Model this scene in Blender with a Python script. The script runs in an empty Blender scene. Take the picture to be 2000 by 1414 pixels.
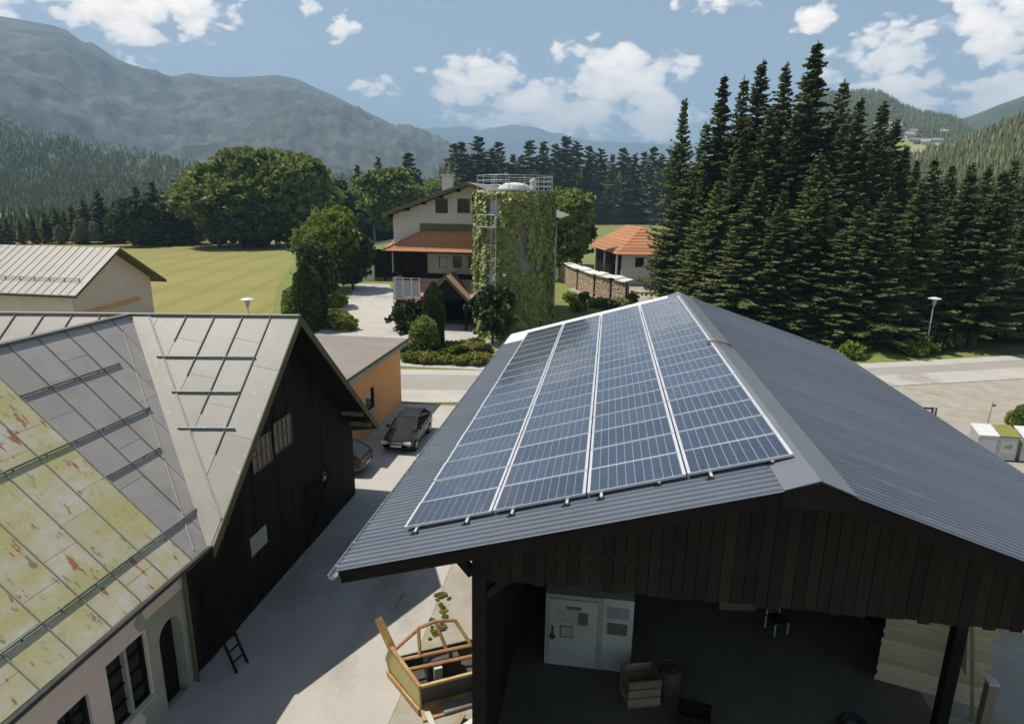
import bpy, math, random
import numpy as np
from mathutils import Vector, Matrix, noise
from mathutils.bvhtree import BVHTree
R = math.radians
rnd = random.Random(7)
sc = bpy.context.scene
col = sc.collection

# ------------------------------------------------------------------ camera
FPX, PITCH, ROLL, YAW = 1240.0, 0.2488, 0.014, 0.1456
ZR = 9.10                                   # ridge height of the machine hall
CAM = Vector((-3.2107, -8.9287, 3.9009 + ZR))
_f = Vector((-math.sin(YAW)*math.cos(PITCH), math.cos(YAW)*math.cos(PITCH), -math.sin(PITCH)))
_r = Vector((math.cos(YAW), math.sin(YAW), 0)); _u = _r.cross(_f)
RT = math.cos(ROLL)*_r + math.sin(ROLL)*_u
UP = -math.sin(ROLL)*_r + math.cos(ROLL)*_u
cd = bpy.data.cameras.new('camera'); cam = bpy.data.objects.new('camera', cd); col.objects.link(cam)
cd.sensor_width = 36; cd.lens = 36*FPX/2000; cd.clip_start = 0.1; cd.clip_end = 30000
cam.matrix_world = Matrix.Translation(CAM) @ Matrix((RT, UP, -_f)).transposed().to_4x4()
sc.camera = cam
def ray(x, y): return (x-1000)/FPX*RT - (y-707)/FPX*UP + _f
def GZ(x, y, z=0.0):
    d = ray(x, y); return CAM + d*((z-CAM.z)/d.z)

# ------------------------------------------------------------------ world, sun, exposure
SUN = Vector((0.5, -0.03, -1.0)).normalized()          # direction the light travels
EL = math.asin(-SUN.z); AZ = math.atan2(-SUN.x, -SUN.y)
w = bpy.data.worlds.new('World'); sc.world = w; w.use_nodes = True
N, L = w.node_tree.nodes, w.node_tree.links; N.clear()
def nd(t, **k):
    n = N.new(t)
    for a, b in k.items(): setattr(n, a, b)
    return n
def mth(op, a, b=None, c=None, clamp=False):
    n = nd('ShaderNodeMath', operation=op, use_clamp=clamp)
    for i, v in enumerate((a, b, c)):
        if v is None: continue
        if isinstance(v, (int, float)): n.inputs[i].default_value = v
        else: L.new(v, n.inputs[i])
    return n.outputs[0]
out = nd('ShaderNodeOutputWorld'); bg = nd('ShaderNodeBackground'); bg.inputs[1].default_value = 0.06
L.new(bg.outputs[0], out.inputs[0])
sky = nd('ShaderNodeTexSky', sky_type='NISHITA'); sky.sun_disc = False
sky.sun_elevation = EL; sky.sun_rotation = AZ; sky.air_density = 1.0; sky.dust_density = 1.2; sky.ozone_density = 1.5; sky.altitude = 700
tc = nd('ShaderNodeTexCoord'); sep = nd('ShaderNodeSeparateXYZ'); L.new(tc.outputs['Generated'], sep.inputs[0])
az = mth('ARCTAN2', sep.outputs[0], sep.outputs[1]); el = mth('ARCSINE', sep.outputs[2])
n1 = nd('ShaderNodeTexNoise'); n1.inputs['Scale'].default_value = 9; n1.inputs['Detail'].default_value = 9; n1.inputs['Roughness'].default_value = 0.58
n2 = nd('ShaderNodeTexNoise'); n2.inputs['Scale'].default_value = 34; n2.inputs['Detail'].default_value = 5
mp = nd('ShaderNodeMapping'); mp.inputs['Scale'].default_value = (1, 1, 1.7)
L.new(tc.outputs['Generated'], mp.inputs[0]); L.new(mp.outputs[0], n1.inputs['Vector']); L.new(mp.outputs[0], n2.inputs['Vector'])
blobs = [  # heaps of cumulus: az (deg right of +Y), el (deg), half width, half height, weight
]
for (px, py, rx, ry, wt) in [(985,190,135,56,1.15),(905,168,72,60,1.0),(985,140,40,26,1.0),(1180,165,110,70,1.2),(1210,122,48,36,1.05),(1270,195,80,66,1.15),(1080,215,190,44,1.05),(760,178,45,26,.7),
        (870,150,26,12,.6),(230,40,85,36,1.1),(340,15,100,45,1.05),(30,5,90,32,1.0),(612,15,26,18,.7),(665,48,28,26,.75),
        (1585,45,46,36,.95),(1660,95,70,36,.95),(1755,130,95,42,1.0),(1870,185,110,48,1.05),(1830,110,26,22,.7),(1950,45,95,75,1.1),(1780,60,120,50,.35),(1960,120,60,45,.8),(1900,215,80,25,.7),
        (1700,-130,300,90,.9),(500,-190,260,80,.8),(-350,40,300,90,.9),(2450,60,320,90,.9)]:
    d = ray(px, py).normalized(); s = 1.0/FPX
    blobs.append((math.atan2(d.x, d.y), math.asin(d.z), rx*s*0.95, ry*s*1.0, wt))
acc = None
for (a, e, ra, re, wt) in blobs:
    da = mth('DIVIDE', mth('SUBTRACT', az, a), ra); de = mth('DIVIDE', mth('SUBTRACT', el, e), re)
    q = mth('ADD', mth('MULTIPLY', da, da), mth('MULTIPLY', de, de))
    v = mth('MULTIPLY', mth('SUBTRACT', 1.0, mth('MULTIPLY', q, 0.5)), wt)
    acc = v if acc is None else mth('SMOOTH_MAX', acc, v, 0.12)
acc = mth('MAXIMUM', acc, -0.6)
n3 = nd('ShaderNodeTexNoise'); n3.inputs['Scale'].default_value = 2.4; n3.inputs['Detail'].default_value = 3
L.new(mp.outputs[0], n3.inputs['Vector'])
acc = mth('MAXIMUM', acc, mth('SUBTRACT', mth('MULTIPLY', n3.outputs[0], 2.4), 1.92))
vr = nd('ShaderNodeTexVoronoi', feature='SMOOTH_F1'); vr.inputs['Scale'].default_value = 17; vr.inputs['Smoothness'].default_value = .35
wp = nd('ShaderNodeVectorMath', operation='MULTIPLY_ADD'); L.new(n2.outputs[1], wp.inputs[0]); wp.inputs[1].default_value = (.05,.05,.05); L.new(mp.outputs[0], wp.inputs[2]); L.new(wp.outputs[0], vr.inputs['Vector'])
vr2 = nd('ShaderNodeTexVoronoi', feature='SMOOTH_F1'); vr2.inputs['Scale'].default_value = 42; vr2.inputs['Smoothness'].default_value = .3; L.new(wp.outputs[0], vr2.inputs['Vector'])
puff = mth('ADD', mth('MULTIPLY', mth('SUBTRACT', .40, vr.outputs[0]), 1.25), mth('MULTIPLY', mth('SUBTRACT', .42, vr2.outputs[0]), 0.7))
nz = mth('ADD', mth('ADD', mth('MULTIPLY', mth('SUBTRACT', n1.outputs[0], 0.5), 2.3), mth('MULTIPLY', mth('SUBTRACT', n2.outputs[0], 0.5), 0.9)), puff)
dens = mth('ADD', acc, nz)
mr = nd('ShaderNodeMapRange', interpolation_type='SMOOTHSTEP'); mr.inputs['From Min'].default_value = 0.30; mr.inputs['From Max'].default_value = 0.70
L.new(dens, mr.inputs['Value'])
cr = nd('ShaderNodeValToRGB'); L.new(mth('MULTIPLY', dens, 0.5), cr.inputs[0])
cr.color_ramp.elements[0].position = 0.1; cr.color_ramp.elements[0].color = (14.5, 14.0, 13.9, 1)
cr.color_ramp.elements[1].position = 0.6; cr.color_ramp.elements[1].color = (29.0, 24.6, 20.6, 1)
mx = nd('ShaderNodeMixRGB'); L.new(mr.outputs[0], mx.inputs[0]); hsv = nd('ShaderNodeHueSaturation'); hsv.inputs['Saturation'].default_value = 0.66; hsv.inputs['Value'].default_value = 1.5; L.new(sky.outputs[0], hsv.inputs['Color']); L.new(hsv.outputs[0], mx.inputs[1]); L.new(cr.outputs[0], mx.inputs[2])
L.new(mx.outputs[0], bg.inputs[0])
sd = bpy.data.lights.new('sun', 'SUN'); so = bpy.data.objects.new('sun', sd); col.objects.link(so)
sd.energy = 5.0; sd.angle = R(0.53); sd.color = (1.0, 0.94, 0.85)
so.rotation_euler = SUN.to_track_quat('-Z', 'Y').to_euler(); so.location = (-40, -6, 90)
vs = sc.view_settings; vs.view_transform = 'Standard'; vs.look = 'None'; vs.exposure = 0.45; vs.gamma = 1.0; vs.use_curve_mapping = False
cy = sc.cycles; cy.use_denoising = True; cy.max_bounces = 5; cy.diffuse_bounces = 3; cy.glossy_bounces = 3; cy.transparent_max_bounces = 12; cy.volume_bounces = 0
w.cycles.sampling_method = 'MANUAL'; w.cycles.sample_map_resolution = 512
cy.sample_clamp_indirect = 6.0; cy.use_adaptive_sampling = True; cy.adaptive_threshold = 0.02

# ------------------------------------------------------------------ materials
MATS = {}
def pm(name, c1, c2=None, scale=3.0, rough=0.8, bump=0.0, bscale=None, metal=0.0, spec=0.5, rand=0.0, stretch=(1,1,1), island=0.0, detail=6, transl=0.0, lo=0.35, hi=0.65, coat=0.0, extra=None):
    m = bpy.data.materials.new(name); m.use_nodes = True; MATS[name] = m
    n, l = m.node_tree.nodes, m.node_tree.links
    b = n['Principled BSDF']; b.inputs['Roughness'].default_value = rough; b.inputs['Metallic'].default_value = metal
    b.inputs['Specular IOR Level'].default_value = spec; b.inputs['Coat Weight'].default_value = coat; b.inputs['Coat Roughness'].default_value = 0.06
    t = n.new('ShaderNodeTexCoord'); mp = n.new('ShaderNodeMapping'); mp.inputs['Scale'].default_value = stretch
    l.new(t.outputs['Object'], mp.inputs[0])
    nz = n.new('ShaderNodeTexNoise'); nz.inputs['Scale'].default_value = scale; nz.inputs['Detail'].default_value = detail; nz.inputs['Roughness'].default_value = 0.62
    l.new(mp.outputs[0], nz.inputs['Vector'])
    r = n.new('ShaderNodeValToRGB'); l.new(nz.outputs[0], r.inputs[0])
    r.color_ramp.elements[0].position = lo; r.color_ramp.elements[1].position = hi
    c2 = c2 or tuple(x*0.8 for x in c1)
    r.color_ramp.elements[0].color = (*c1, 1); r.color_ramp.elements[1].color = (*c2, 1)
    outc = r.outputs[0]
    def vary(src, amt, cur):
        mu = n.new('ShaderNodeMath'); mu.operation = 'MULTIPLY_ADD'; l.new(src, mu.inputs[0]); mu.inputs[1].default_value = 2*amt; mu.inputs[2].default_value = 1-amt
        hs = n.new('ShaderNodeHueSaturation'); l.new(cur, hs.inputs['Color']); l.new(mu.outputs[0], hs.inputs['Value']); return hs.outputs[0]
    if rand:
        oi = n.new('ShaderNodeObjectInfo'); outc = vary(oi.outputs['Random'], rand, outc)
    if island:
        g = n.new('ShaderNodeNewGeometry'); outc = vary(g.outputs['Random Per Island'], island, outc)
    if extra: outc = extra(n, l, mp, outc, b)
    l.new(outc, b.inputs['Base Color'])
    if bump:
        nb = n.new('ShaderNodeTexNoise'); nb.inputs['Scale'].default_value = bscale or scale*6; nb.inputs['Detail'].default_value = 5
        l.new(mp.outputs[0], nb.inputs['Vector'])
        bp = n.new('ShaderNodeBump'); bp.inputs['Strength'].default_value = bump; bp.inputs['Distance'].default_value = 0.03
        l.new(nb.outputs[0], bp.inputs['Height']); l.new(bp.outputs[0], b.inputs['Normal'])
    if transl:
        tr = n.new('ShaderNodeBsdfTranslucent'); l.new(outc, tr.inputs[0]); ms = n.new('ShaderNodeMixShader'); ms.inputs[0].default_value = transl
        l.new(b.outputs[0], ms.inputs[1]); l.new(tr.outputs[0], ms.inputs[2]); l.new(ms.outputs[0], n['Material Output'].inputs[0])
    return m
def layer(col2, scale, lo, hi, stretch=None, detail=8, seed=0.0, use_b=None):
    """a second noise layer of another colour: stains, rust, moss"""
    def fn(n, l, mp, cur, b):
        v = mp.outputs[0]
        if stretch:
            m2 = n.new('ShaderNodeMapping'); m2.inputs['Scale'].default_value = stretch; m2.inputs['Location'].default_value = (seed, seed*2, seed*.7)
            l.new(v, m2.inputs[0]); v = m2.outputs[0]
        z = n.new('ShaderNodeTexNoise'); z.inputs['Scale'].default_value = scale; z.inputs['Detail'].default_value = detail; z.inputs['Roughness'].default_value = .68
        l.new(v, z.inputs['Vector'])
        r = n.new('ShaderNodeValToRGB'); l.new(z.outputs[0], r.inputs[0]); r.color_ramp.elements[0].position = lo; r.color_ramp.elements[1].position = hi
        mx = n.new('ShaderNodeMixRGB'); l.new(r.outputs[0], mx.inputs[0]); l.new(cur, mx.inputs[1]); mx.inputs[2].default_value = (*col2, 1)
        return mx.outputs[0]
    return fn
def chain(*fs):
    def fn(n, l, mp, cur, b):
        for f in fs: cur = f(n, l, mp, cur, b)
        return cur
    return fn
def stripes(col2, freq, ang, amt):
    def fn(n, l, mp, cur, b):
        m2 = n.new('ShaderNodeMapping'); m2.inputs['Rotation'].default_value = (0, 0, ang); l.new(mp.outputs[0], m2.inputs[0])
        wv = n.new('ShaderNodeTexWave'); wv.inputs['Scale'].default_value = freq; wv.inputs['Distortion'].default_value = 2.5; wv.inputs['Detail'].default_value = 3; wv.inputs['Detail Scale'].default_value = .4
        l.new(m2.outputs[0], wv.inputs['Vector'])
        r = n.new('ShaderNodeValToRGB'); l.new(wv.outputs[1], r.inputs[0]); r.color_ramp.elements[0].position = .72; r.color_ramp.elements[1].position = .99; r.color_ramp.elements[1].color = (amt, amt, amt, 1)
        mx = n.new('ShaderNodeMixRGB'); l.new(r.outputs[0], mx.inputs[0]); l.new(cur, mx.inputs[1]); mx.inputs[2].default_value = (*col2, 1)
        return mx.outputs[0]
    return fn
pm('ground', (.23,.20,.145), (.32,.285,.22), 0.5, .95, .5, 14, extra=layer((.13,.15,.045), .35, .5, .62))
pm('grass', (0.1275,0.153,0.02975), (0.1785,0.187,0.04675), .6, .95, .6, 12, extra=layer((.09,.13,.028), .9, .5, .7))
pm('field', (.235,.20,.052), (.205,.185,.045), .05, .95, .5, 3, extra=chain(stripes((.125,.14,.03), .05, R(-13.6), .45), stripes((.15,.16,.04), .012, R(70), .35), layer((.17,.2,.045), .02, .52, .7, (1,1,1), 6, 3)))
pm('gravel', (0.269,0.2453,0.1978), (0.3323,0.3086,0.2611), 1.2, .95, .6, 20, extra=chain(layer((.24,.22,.12), .5, .52, .66), layer((.2,.19,.17), 9, .6, .7)))
pm('concrete', (0.3557,0.333,0.2952), (0.4087,0.386,0.3481), .6, .9, .25, 30, extra=chain(layer((.24,.22,.19), .16, .55, .68, (1,.55,1), 9, 5), layer((.16,.15,.13), .9, .66, .70, (2.2,.25,1), 8, 17), layer((.45,.42,.37), 6, .62, .68), layer((.36,.34,.30), .35, .55, .75), layer((.30,.28,.25), 2.3, .64, .74, (1,.3,1))))
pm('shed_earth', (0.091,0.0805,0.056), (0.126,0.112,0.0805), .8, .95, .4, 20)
pm('asphalt', (0.2611,0.2453,0.2136), (0.3007,0.2848,0.2453), .4, .9, .3, 40, extra=layer((.27,.26,.23), .25, .5, .7, (.25,1,1)))
pm('paving', (0.356,0.3402,0.3086), (0.4114,0.3877,0.356), .8, .9, .3, 25)
pm('mountain', (.040,.048,.038), (.062,.068,.055), .0045, .95, 0, extra=chain(layer((.12,.105,.095), .0035, .48, .66, (1,1,.6), 12, 4), layer((.018,.028,.016), .016, .46, .60, (1,1,.5), 12, 14), layer((.18,.165,.165), .010, .58, .72, (1.8,1.8,.3), 12, 9)))
pm('forest_slope', (.022,.035,.014), (.045,.062,.022), .018, .95, 0, detail=10, extra=layer((.085,.10,.04), .006, .55, .68))
pm('meadow_slope', (.20,.22,.06), (.28,.26,.1), .03, .95)
pm('roof_grey', (.092,.110,.138), (.110,.128,.156), .5, .42, .04, 6, spec=.5, rand=.10, extra=chain(layer((.10,.105,.11), .9, .5, .75, (.18,1.6,.18)), layer((.20,.20,.20), 2.2, .6, .72, (.12,2.5,.12), 8, 6)))
pm('roof_cap', (0.1244,0.1333,0.1481), (0.1422,0.151,0.1659), 1.0, .4, spec=.5, extra=layer((.24,.21,.18), 3, .6, .75))
pm('skylight', (.78,.79,.78), (.70,.72,.72), 1.5, .35, spec=.6)
pm('alu', (0.6336,0.6336,0.6336), (0.5702,0.5702,0.5782), 4, .35, metal=.35, spec=.6, rand=.06)
pm('panel_back', (0.3315,0.3514,0.3779), (0.305,0.3249,0.358), 2, .25, spec=.6, coat=.6)
pm('cell', (0.0288,0.04,0.0656), (0.0416,0.0544,0.084), 5, .22, spec=.55, rand=.22, coat=.5)
pm('bracket', (.05,.05,.05), None, 4, .5, metal=.6)
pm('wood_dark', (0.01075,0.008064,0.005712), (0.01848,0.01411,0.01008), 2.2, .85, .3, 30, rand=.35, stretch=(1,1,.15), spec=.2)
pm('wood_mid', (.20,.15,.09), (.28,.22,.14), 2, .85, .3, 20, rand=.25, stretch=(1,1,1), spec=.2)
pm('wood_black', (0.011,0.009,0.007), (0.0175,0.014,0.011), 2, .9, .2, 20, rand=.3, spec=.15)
pm('sheet_beige', (0.2492,0.2344,0.1949), (0.2864,0.2693,0.2269), .9, .5, .05, 5, rand=.07, spec=.4, extra=chain(layer((.28,.262,.225), 1.4, .55, .72, (1,.5,1)), layer((.42,.41,.38), 5, .62, .7)))
pm('sheet_grey', (.30,.275,.25), (.345,.318,.29), .9, .5, .05, 5, rand=.08, spec=.4, extra=layer((.26,.245,.23), 1.6, .55, .72, (1,.5,1)))
pm('sheet_moss', (0.45,0.414,0.342), (0.504,0.468,0.405), .8, .8, .15, 10, rand=.05, spec=.2, extra=chain(
    layer((.40,.37,.17), 1.1, .38, .57, (1,.55,1), 9, 3), layer((.43,.40,.20), 2.6, .52, .62, (.6,1.6,.6), 9, 7), layer((.20,.18,.13), 3.0, .60, .64, (.55,1.8,.55), 10, 21), layer((.30,.135,.07), 1.9, .60, .625, (.6,1.7,.6), 10, 11)))
pm('seam_dark', (.10,.095,.085), (.14,.13,.12), 3, .6)
pm('seam_light', (.33,.30,.25), None, 3, .6)
pm('rail_metal', (.13,.15,.14), (.2,.22,.21), 6, .5, metal=.5)
pm('gutter', (.34,.36,.38), (.42,.44,.45), 3, .35, metal=.6)
pm('gutter_dark', (.05,.05,.045), (.09,.085,.07), 3, .5, metal=.4)
pm('plaster_pink', (.70,.56,.48), (.76,.62,.54), 1.0, .9, .2, 25, extra=layer((.56,.46,.39), 2, .55, .75))
pm('plaster_old', (.30,.32,.23), (.38,.38,.30), 2.0, .9, .3, 20)
pm('plaster_white', (0.5141,0.4774,0.4315), (0.5692,0.5324,0.4866), 1.0, .9, .1, 25)
pm('plaster_beige', (0.32,0.304,0.232), (0.352,0.336,0.264), 1.0, .9)
pm('plaster_orange', (.74,.33,.11), (.78,.36,.13), 1.2, .9, .1, 30)
pm('felt_roof', (0.189,0.1665,0.144), (0.225,0.198,0.171), .8, .85, .1, 20)
pm('trim_grey', (0.2805,0.306,0.3315), None, 2, .5)
pm('tile_orange', (0.34,0.1403,0.0595), (0.408,0.1785,0.08075), 3, .8, .1, 20, rand=.18, extra=layer((.30,.15,.09), 2.0, .58, .7))
pm('tile_pink', (.42,.27,.19), (.48,.33,.25), 3, .8, .1, 20, rand=.15)
pm('green_wood', (.085,.085,.035), (.12,.115,.05), 2, .8, .2, 15, stretch=(1,1,1))
pm('glass_dark', (.012,.013,.012), (.02,.02,.018), 2, .08, spec=.5)
pm('glass_pale', (.25,.28,.31), (.30,.33,.36), 2, .15, spec=.5)
pm('white_paint', (0.6056,0.5974,0.5811), (0.5565,0.5483,0.532), 2, .5)
pm('white_dirty', (.50,.50,.44), (.42,.43,.37), 1.5, .6, extra=layer((.28,.29,.2), 1.0, .6, .8))
pm('paper', (.42,.43,.36), (.34,.35,.28), 6, .8)
pm('paper_dark', (.09,.10,.07), (.14,.15,.11), 8, .8)
pm('steel', (.30,.30,.30), (.38,.38,.38), 4, .4, metal=.7)
pm('galv', (.42,.43,.44), (.5,.51,.52), 4, .45, metal=.5)
pm('machine_orange', (.34,.165,.075), (.40,.205,.09), 3, .6, .1, 20, extra=chain(layer((.42,.36,.10), 1.6, .50, .62, (1,1,1), 8, 2), layer((.16,.08,.04), 5, .6, .68)))
pm('machine_yellow', (.40,.33,.13), (.44,.37,.16), 3, .6, .1, 20, extra=layer((.42,.18,.06), 3.2, .56, .62))
pm('machine_dark', (.045,.042,.035), (.07,.06,.045), 3, .6, .1, 20)
pm('car_paint', (.012,.013,.011), (.016,.017,.014), 2, .3, spec=.3, coat=.25)
pm('car_paint_green', (.03,.035,.025), None, 2, .3, coat=.5)
pm('tyre', (.018,.018,.018), None, 8, .9)
pm('lamp_clear', (.75,.76,.78), None, 2, .1, spec=.8)
pm('lamp_red', (.45,.05,.03), None, 2, .2)
pm('stone', (.30,.24,.19), (.40,.33,.27), 4, .95, .6, 12, rand=.45, extra=layer((.42,.20,.11), 1.3, .55, .65))
pm('log_ends', (.42,.31,.22), (.52,.40,.30), 2, .9, island=.45, extra=layer((.36,.15,.07), 1.2, .58, .66))
pm('plank_pale', (.46,.40,.24), (.54,.47,.30), 1.5, .8, .2, 15, rand=.2, stretch=(.3,1,3))
pm('mortar', (.25,.22,.18), None, 4, .95, .4, 20)
pm('coping', (0.5534,0.5454,0.5217), (0.4901,0.4822,0.4585), 2, .85, rand=.08)
pm('silo_wall', (.22,.205,.17), (.17,.16,.13), 1, .9, .1, 12)
pm('bark', (.06,.045,.03), (.10,.08,.055), 3, .95, .5, 12, stretch=(1,1,.3))
pm('needles', (.098,.120,.046), (.150,.172,.066), 1.2, .75, rand=.25, island=.35, transl=.42, spec=.2)
pm('needles_light', (.118,.145,.052), (.175,.198,.074), 1.2, .75, rand=.25, island=.4, transl=.42, spec=.2)
pm('needles_far', (0.09396,0.1069,0.04536), (0.1458,0.1555,0.0648), .4, .9, rand=.3, island=.35, spec=.1)
pm('slope_trees', (0.1177,0.134,0.0609), (0.1928,0.1989,0.09338), .02, .9, rand=0, island=.45, spec=.1)
pm('leaves_mid', (0.155,0.2067,0.05166), (0.2378,0.2789,0.07439), .9, .7, rand=.2, island=.4, transl=.36, spec=.2)
pm('leaves_light', (.17,.225,.035), (.24,.285,.06), .9, .7, rand=.15, island=.35, transl=.36, spec=.2)
pm('leaves_dark', (0.04301,0.06072,0.02277), (0.07337,0.09488,0.03289), .9, .7, rand=.25, island=.35, transl=.12, spec=.2)
pm('leaves_pale', (.14,.16,.09), (.2,.22,.13), .9, .7, rand=.1, island=.3, transl=.2)
pm('leaves_yellow', (0.22,0.22,0.05), (0.3,0.28,0.08), .9, .7, rand=.15, island=.35, transl=.25)
pm('ivy', (.165,.19,.042), (.225,.24,.062), 1.1, .6, island=.4, transl=.03)
pm('ivy_dark', (.040,.052,.018), (.065,.078,.026), 1.1, .6, island=.4, transl=.12)
pm('red_cap', (.45,.12,.06), None, 3, .6)

# ------------------------------------------------------------------ mesh helpers
class MB:
    def __init__(s): s.v, s.f = [], []
    def add(s, vs, fs):
        o = len(s.v); s.v += [Vector(p) for p in vs]; s.f += [[o+i for i in f] for f in fs]; return s
    def box(s, lo, hi, M=None):
        x0,y0,z0 = lo; x1,y1,z1 = hi
        vs = [Vector(p) for p in ((x0,y0,z0),(x1,y0,z0),(x1,y1,z0),(x0,y1,z0),(x0,y0,z1),(x1,y0,z1),(x1,y1,z1),(x0,y1,z1))]
        if M: vs = [M @ p for p in vs]
        return s.add(vs, [(0,3,2,1),(4,5,6,7),(0,1,5,4),(1,2,6,5),(2,3,7,6),(3,0,4,7)])
    def bar(s, a, b, w, h=None, up=Vector((0,0,1))):
        a, b = Vector(a), Vector(b); h = h or w; d = (b-a).normalized()
        if abs(d.dot(up)) > .99: up = Vector((0,1,0))
        x = d.cross(up).normalized()*w/2; y = x.cross(d).normalized()*h/2
        vs = [a-x-y,a+x-y,a+x+y,a-x+y,b-x-y,b+x-y,b+x+y,b-x+y]
        return s.add(vs, [(0,1,2,3),(7,6,5,4),(0,4,5,1),(1,5,6,2),(2,6,7,3),(3,7,4,0)])
    def tube(s, a, b, r0, r1=None, n=8, cap=True):
        a, b = Vector(a), Vector(b); r1 = r0 if r1 is None else r1; d = (b-a).normalized()
        x = d.orthogonal().normalized(); y = d.cross(x)
        vs = [a+(x*math.cos(2*math.pi*i/n)+y*math.sin(2*math.pi*i/n))*r0 for i in range(n)] + [b+(x*math.cos(2*math.pi*i/n)+y*math.sin(2*math.pi*i/n))*r1 for i in range(n)]
        fs = [(i,(i+1)%n,n+(i+1)%n,n+i) for i in range(n)]
        if cap: fs += [tuple(range(n))[::-1], tuple(range(n,2*n))]
        return s.add(vs, fs)
    def path(s, pts, r, n=6):
        for a, b in zip(pts, pts[1:]): s.tube(a, b, r, r, n)
        return s
    def prism(s, poly, d):
        """poly: list of points (planar), d: extrusion vector"""
        poly = [Vector(p) for p in poly]; d = Vector(d); n = len(poly)
        nrm = (poly[1]-poly[0]).cross(poly[2]-poly[0])
        fl = nrm.dot(d) > 0
        vs = poly + [p+d for p in poly]
        bot, top = tuple(range(n)), tuple(range(n,2*n))
        sides = [(i,(i+1)%n,n+(i+1)%n,n+i) for i in range(n)]
        if fl: fs = [bot[::-1], top] + sides
        else: fs = [bot, top[::-1]] + [q[::-1] for q in sides]
        return s.add(vs, fs)
    def lathe(s, c, prof, n=20, a0=0, a1=2*math.pi):
        c = Vector(c); full = abs(a1-a0-2*math.pi) < 1e-6; m = n if full else n+1
        vs = [c+Vector((r*math.cos(a0+(a1-a0)*i/n), r*math.sin(a0+(a1-a0)*i/n), z)) for (r,z) in prof for i in range(m)]
        fs = []
        for j in range(len(prof)-1):
            for i in range(n):
                k = (i+1) % m
                fs.append((j*m+i, j*m+k, (j+1)*m+k, (j+1)*m+i))
        return s.add(vs, fs)
    def mesh(s, name, mat, off=Vector((0,0,0)), smooth=False):
        me = bpy.data.meshes.new(name); me.from_pydata([p-off for p in s.v], [], s.f)
        me.materials.append(MATS[mat]); me.update()
        if smooth: me.polygons.foreach_set('use_smooth', [True]*len(me.polygons))
        return me
    def build(s, name, mat, parent=None, smooth=False, local=False, off=None):
        o0 = Vector((0,0,0))
        if parent and not local: o0 = wloc(parent)
        if off is not None: o0 = Vector(off)
        o = bpy.data.objects.new(name, s.mesh(name, mat, o0, smooth)); col.objects.link(o)
        if parent: o.parent = parent
        elif off is not None: o.location = off
        return o
def wloc(o):
    p = Vector(o.location)
    while o.parent: o = o.parent; p += Vector(o.location)
    return p
def tag(o, label=None, cat=None, group=None, kind=None):
    if label: o['label'] = label
    if cat: o['category'] = cat
    if group: o['group'] = group
    if kind: o['kind'] = kind
    return o
def thing(name, label, cat, loc=(0,0,0), rz=0, group=None):
    o = bpy.data.objects.new(name, None); col.objects.link(o); o.location = loc; o.rotation_euler = (0,0,rz); o.empty_display_size = .3
    return tag(o, label, cat, group)
def inst(name, me, parent=None, loc=(0,0,0), rot=None):
    o = bpy.data.objects.new(name, me); col.objects.link(o); o.location = loc
    if parent: o.parent = parent
    if rot is not None: o.rotation_euler = rot
    return o
def copy_tree(o, parent=None):
    c = o.copy(); col.objects.link(c)
    if parent: c.parent = parent
    for ch in list(o.children): copy_tree(ch, c)
    return c
def sheet(name, pts, z, mat, t=None):
    """flat ground sheet; t>0 gives a kerb-like slab"""
    m = MB()
    if t: m.prism([(x,y,z-t) for x,y in pts], (0,0,t))
    else: m.add([(x,y,z) for x,y in pts], [tuple(range(len(pts)))])
    o = m.build(name, mat)
    me = o.data
    if not t and me.polygons[0].normal.z < 0: me.flip_normals()
    return tag(o, kind='structure')
def clip(poly, n, d):
    """keep the side n.p <= d of a 2D polygon"""
    res = []
    for i in range(len(poly)):
        a, b = poly[i], poly[(i+1)%len(poly)]
        da = n[0]*a[0]+n[1]*a[1]-d; db = n[0]*b[0]+n[1]*b[1]-d
        if da <= 0: res.append(a)
        if da*db < 0:
            t = da/(da-db); res.append((a[0]+(b[0]-a[0])*t, a[1]+(b[1]-a[1])*t))
    return res
def cards(name, mat, base, tip, width, parent=None, off=None):
    """many leaf quads from numpy arrays (base, tip, width vector)"""
    n = len(base); v = np.empty((n,4,3), np.float32)
    v[:,0] = base-width*.5; v[:,1] = base+width*.5; v[:,2] = tip+width*.5; v[:,3] = tip-width*.5
    me = bpy.data.meshes.new(name); me.vertices.add(4*n); me.vertices.foreach_set('co', v.reshape(-1))
    me.loops.add(4*n); me.loops.foreach_set('vertex_index', np.arange(4*n, dtype=np.int32))
    me.polygons.add(n); me.polygons.foreach_set('loop_start', np.arange(0,4*n,4,dtype=np.int32)); me.polygons.foreach_set('loop_total', np.full(n,4,np.int32))
    me.materials.append(MATS[mat]); me.update(calc_edges=True); me.validate()
    return me

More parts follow.
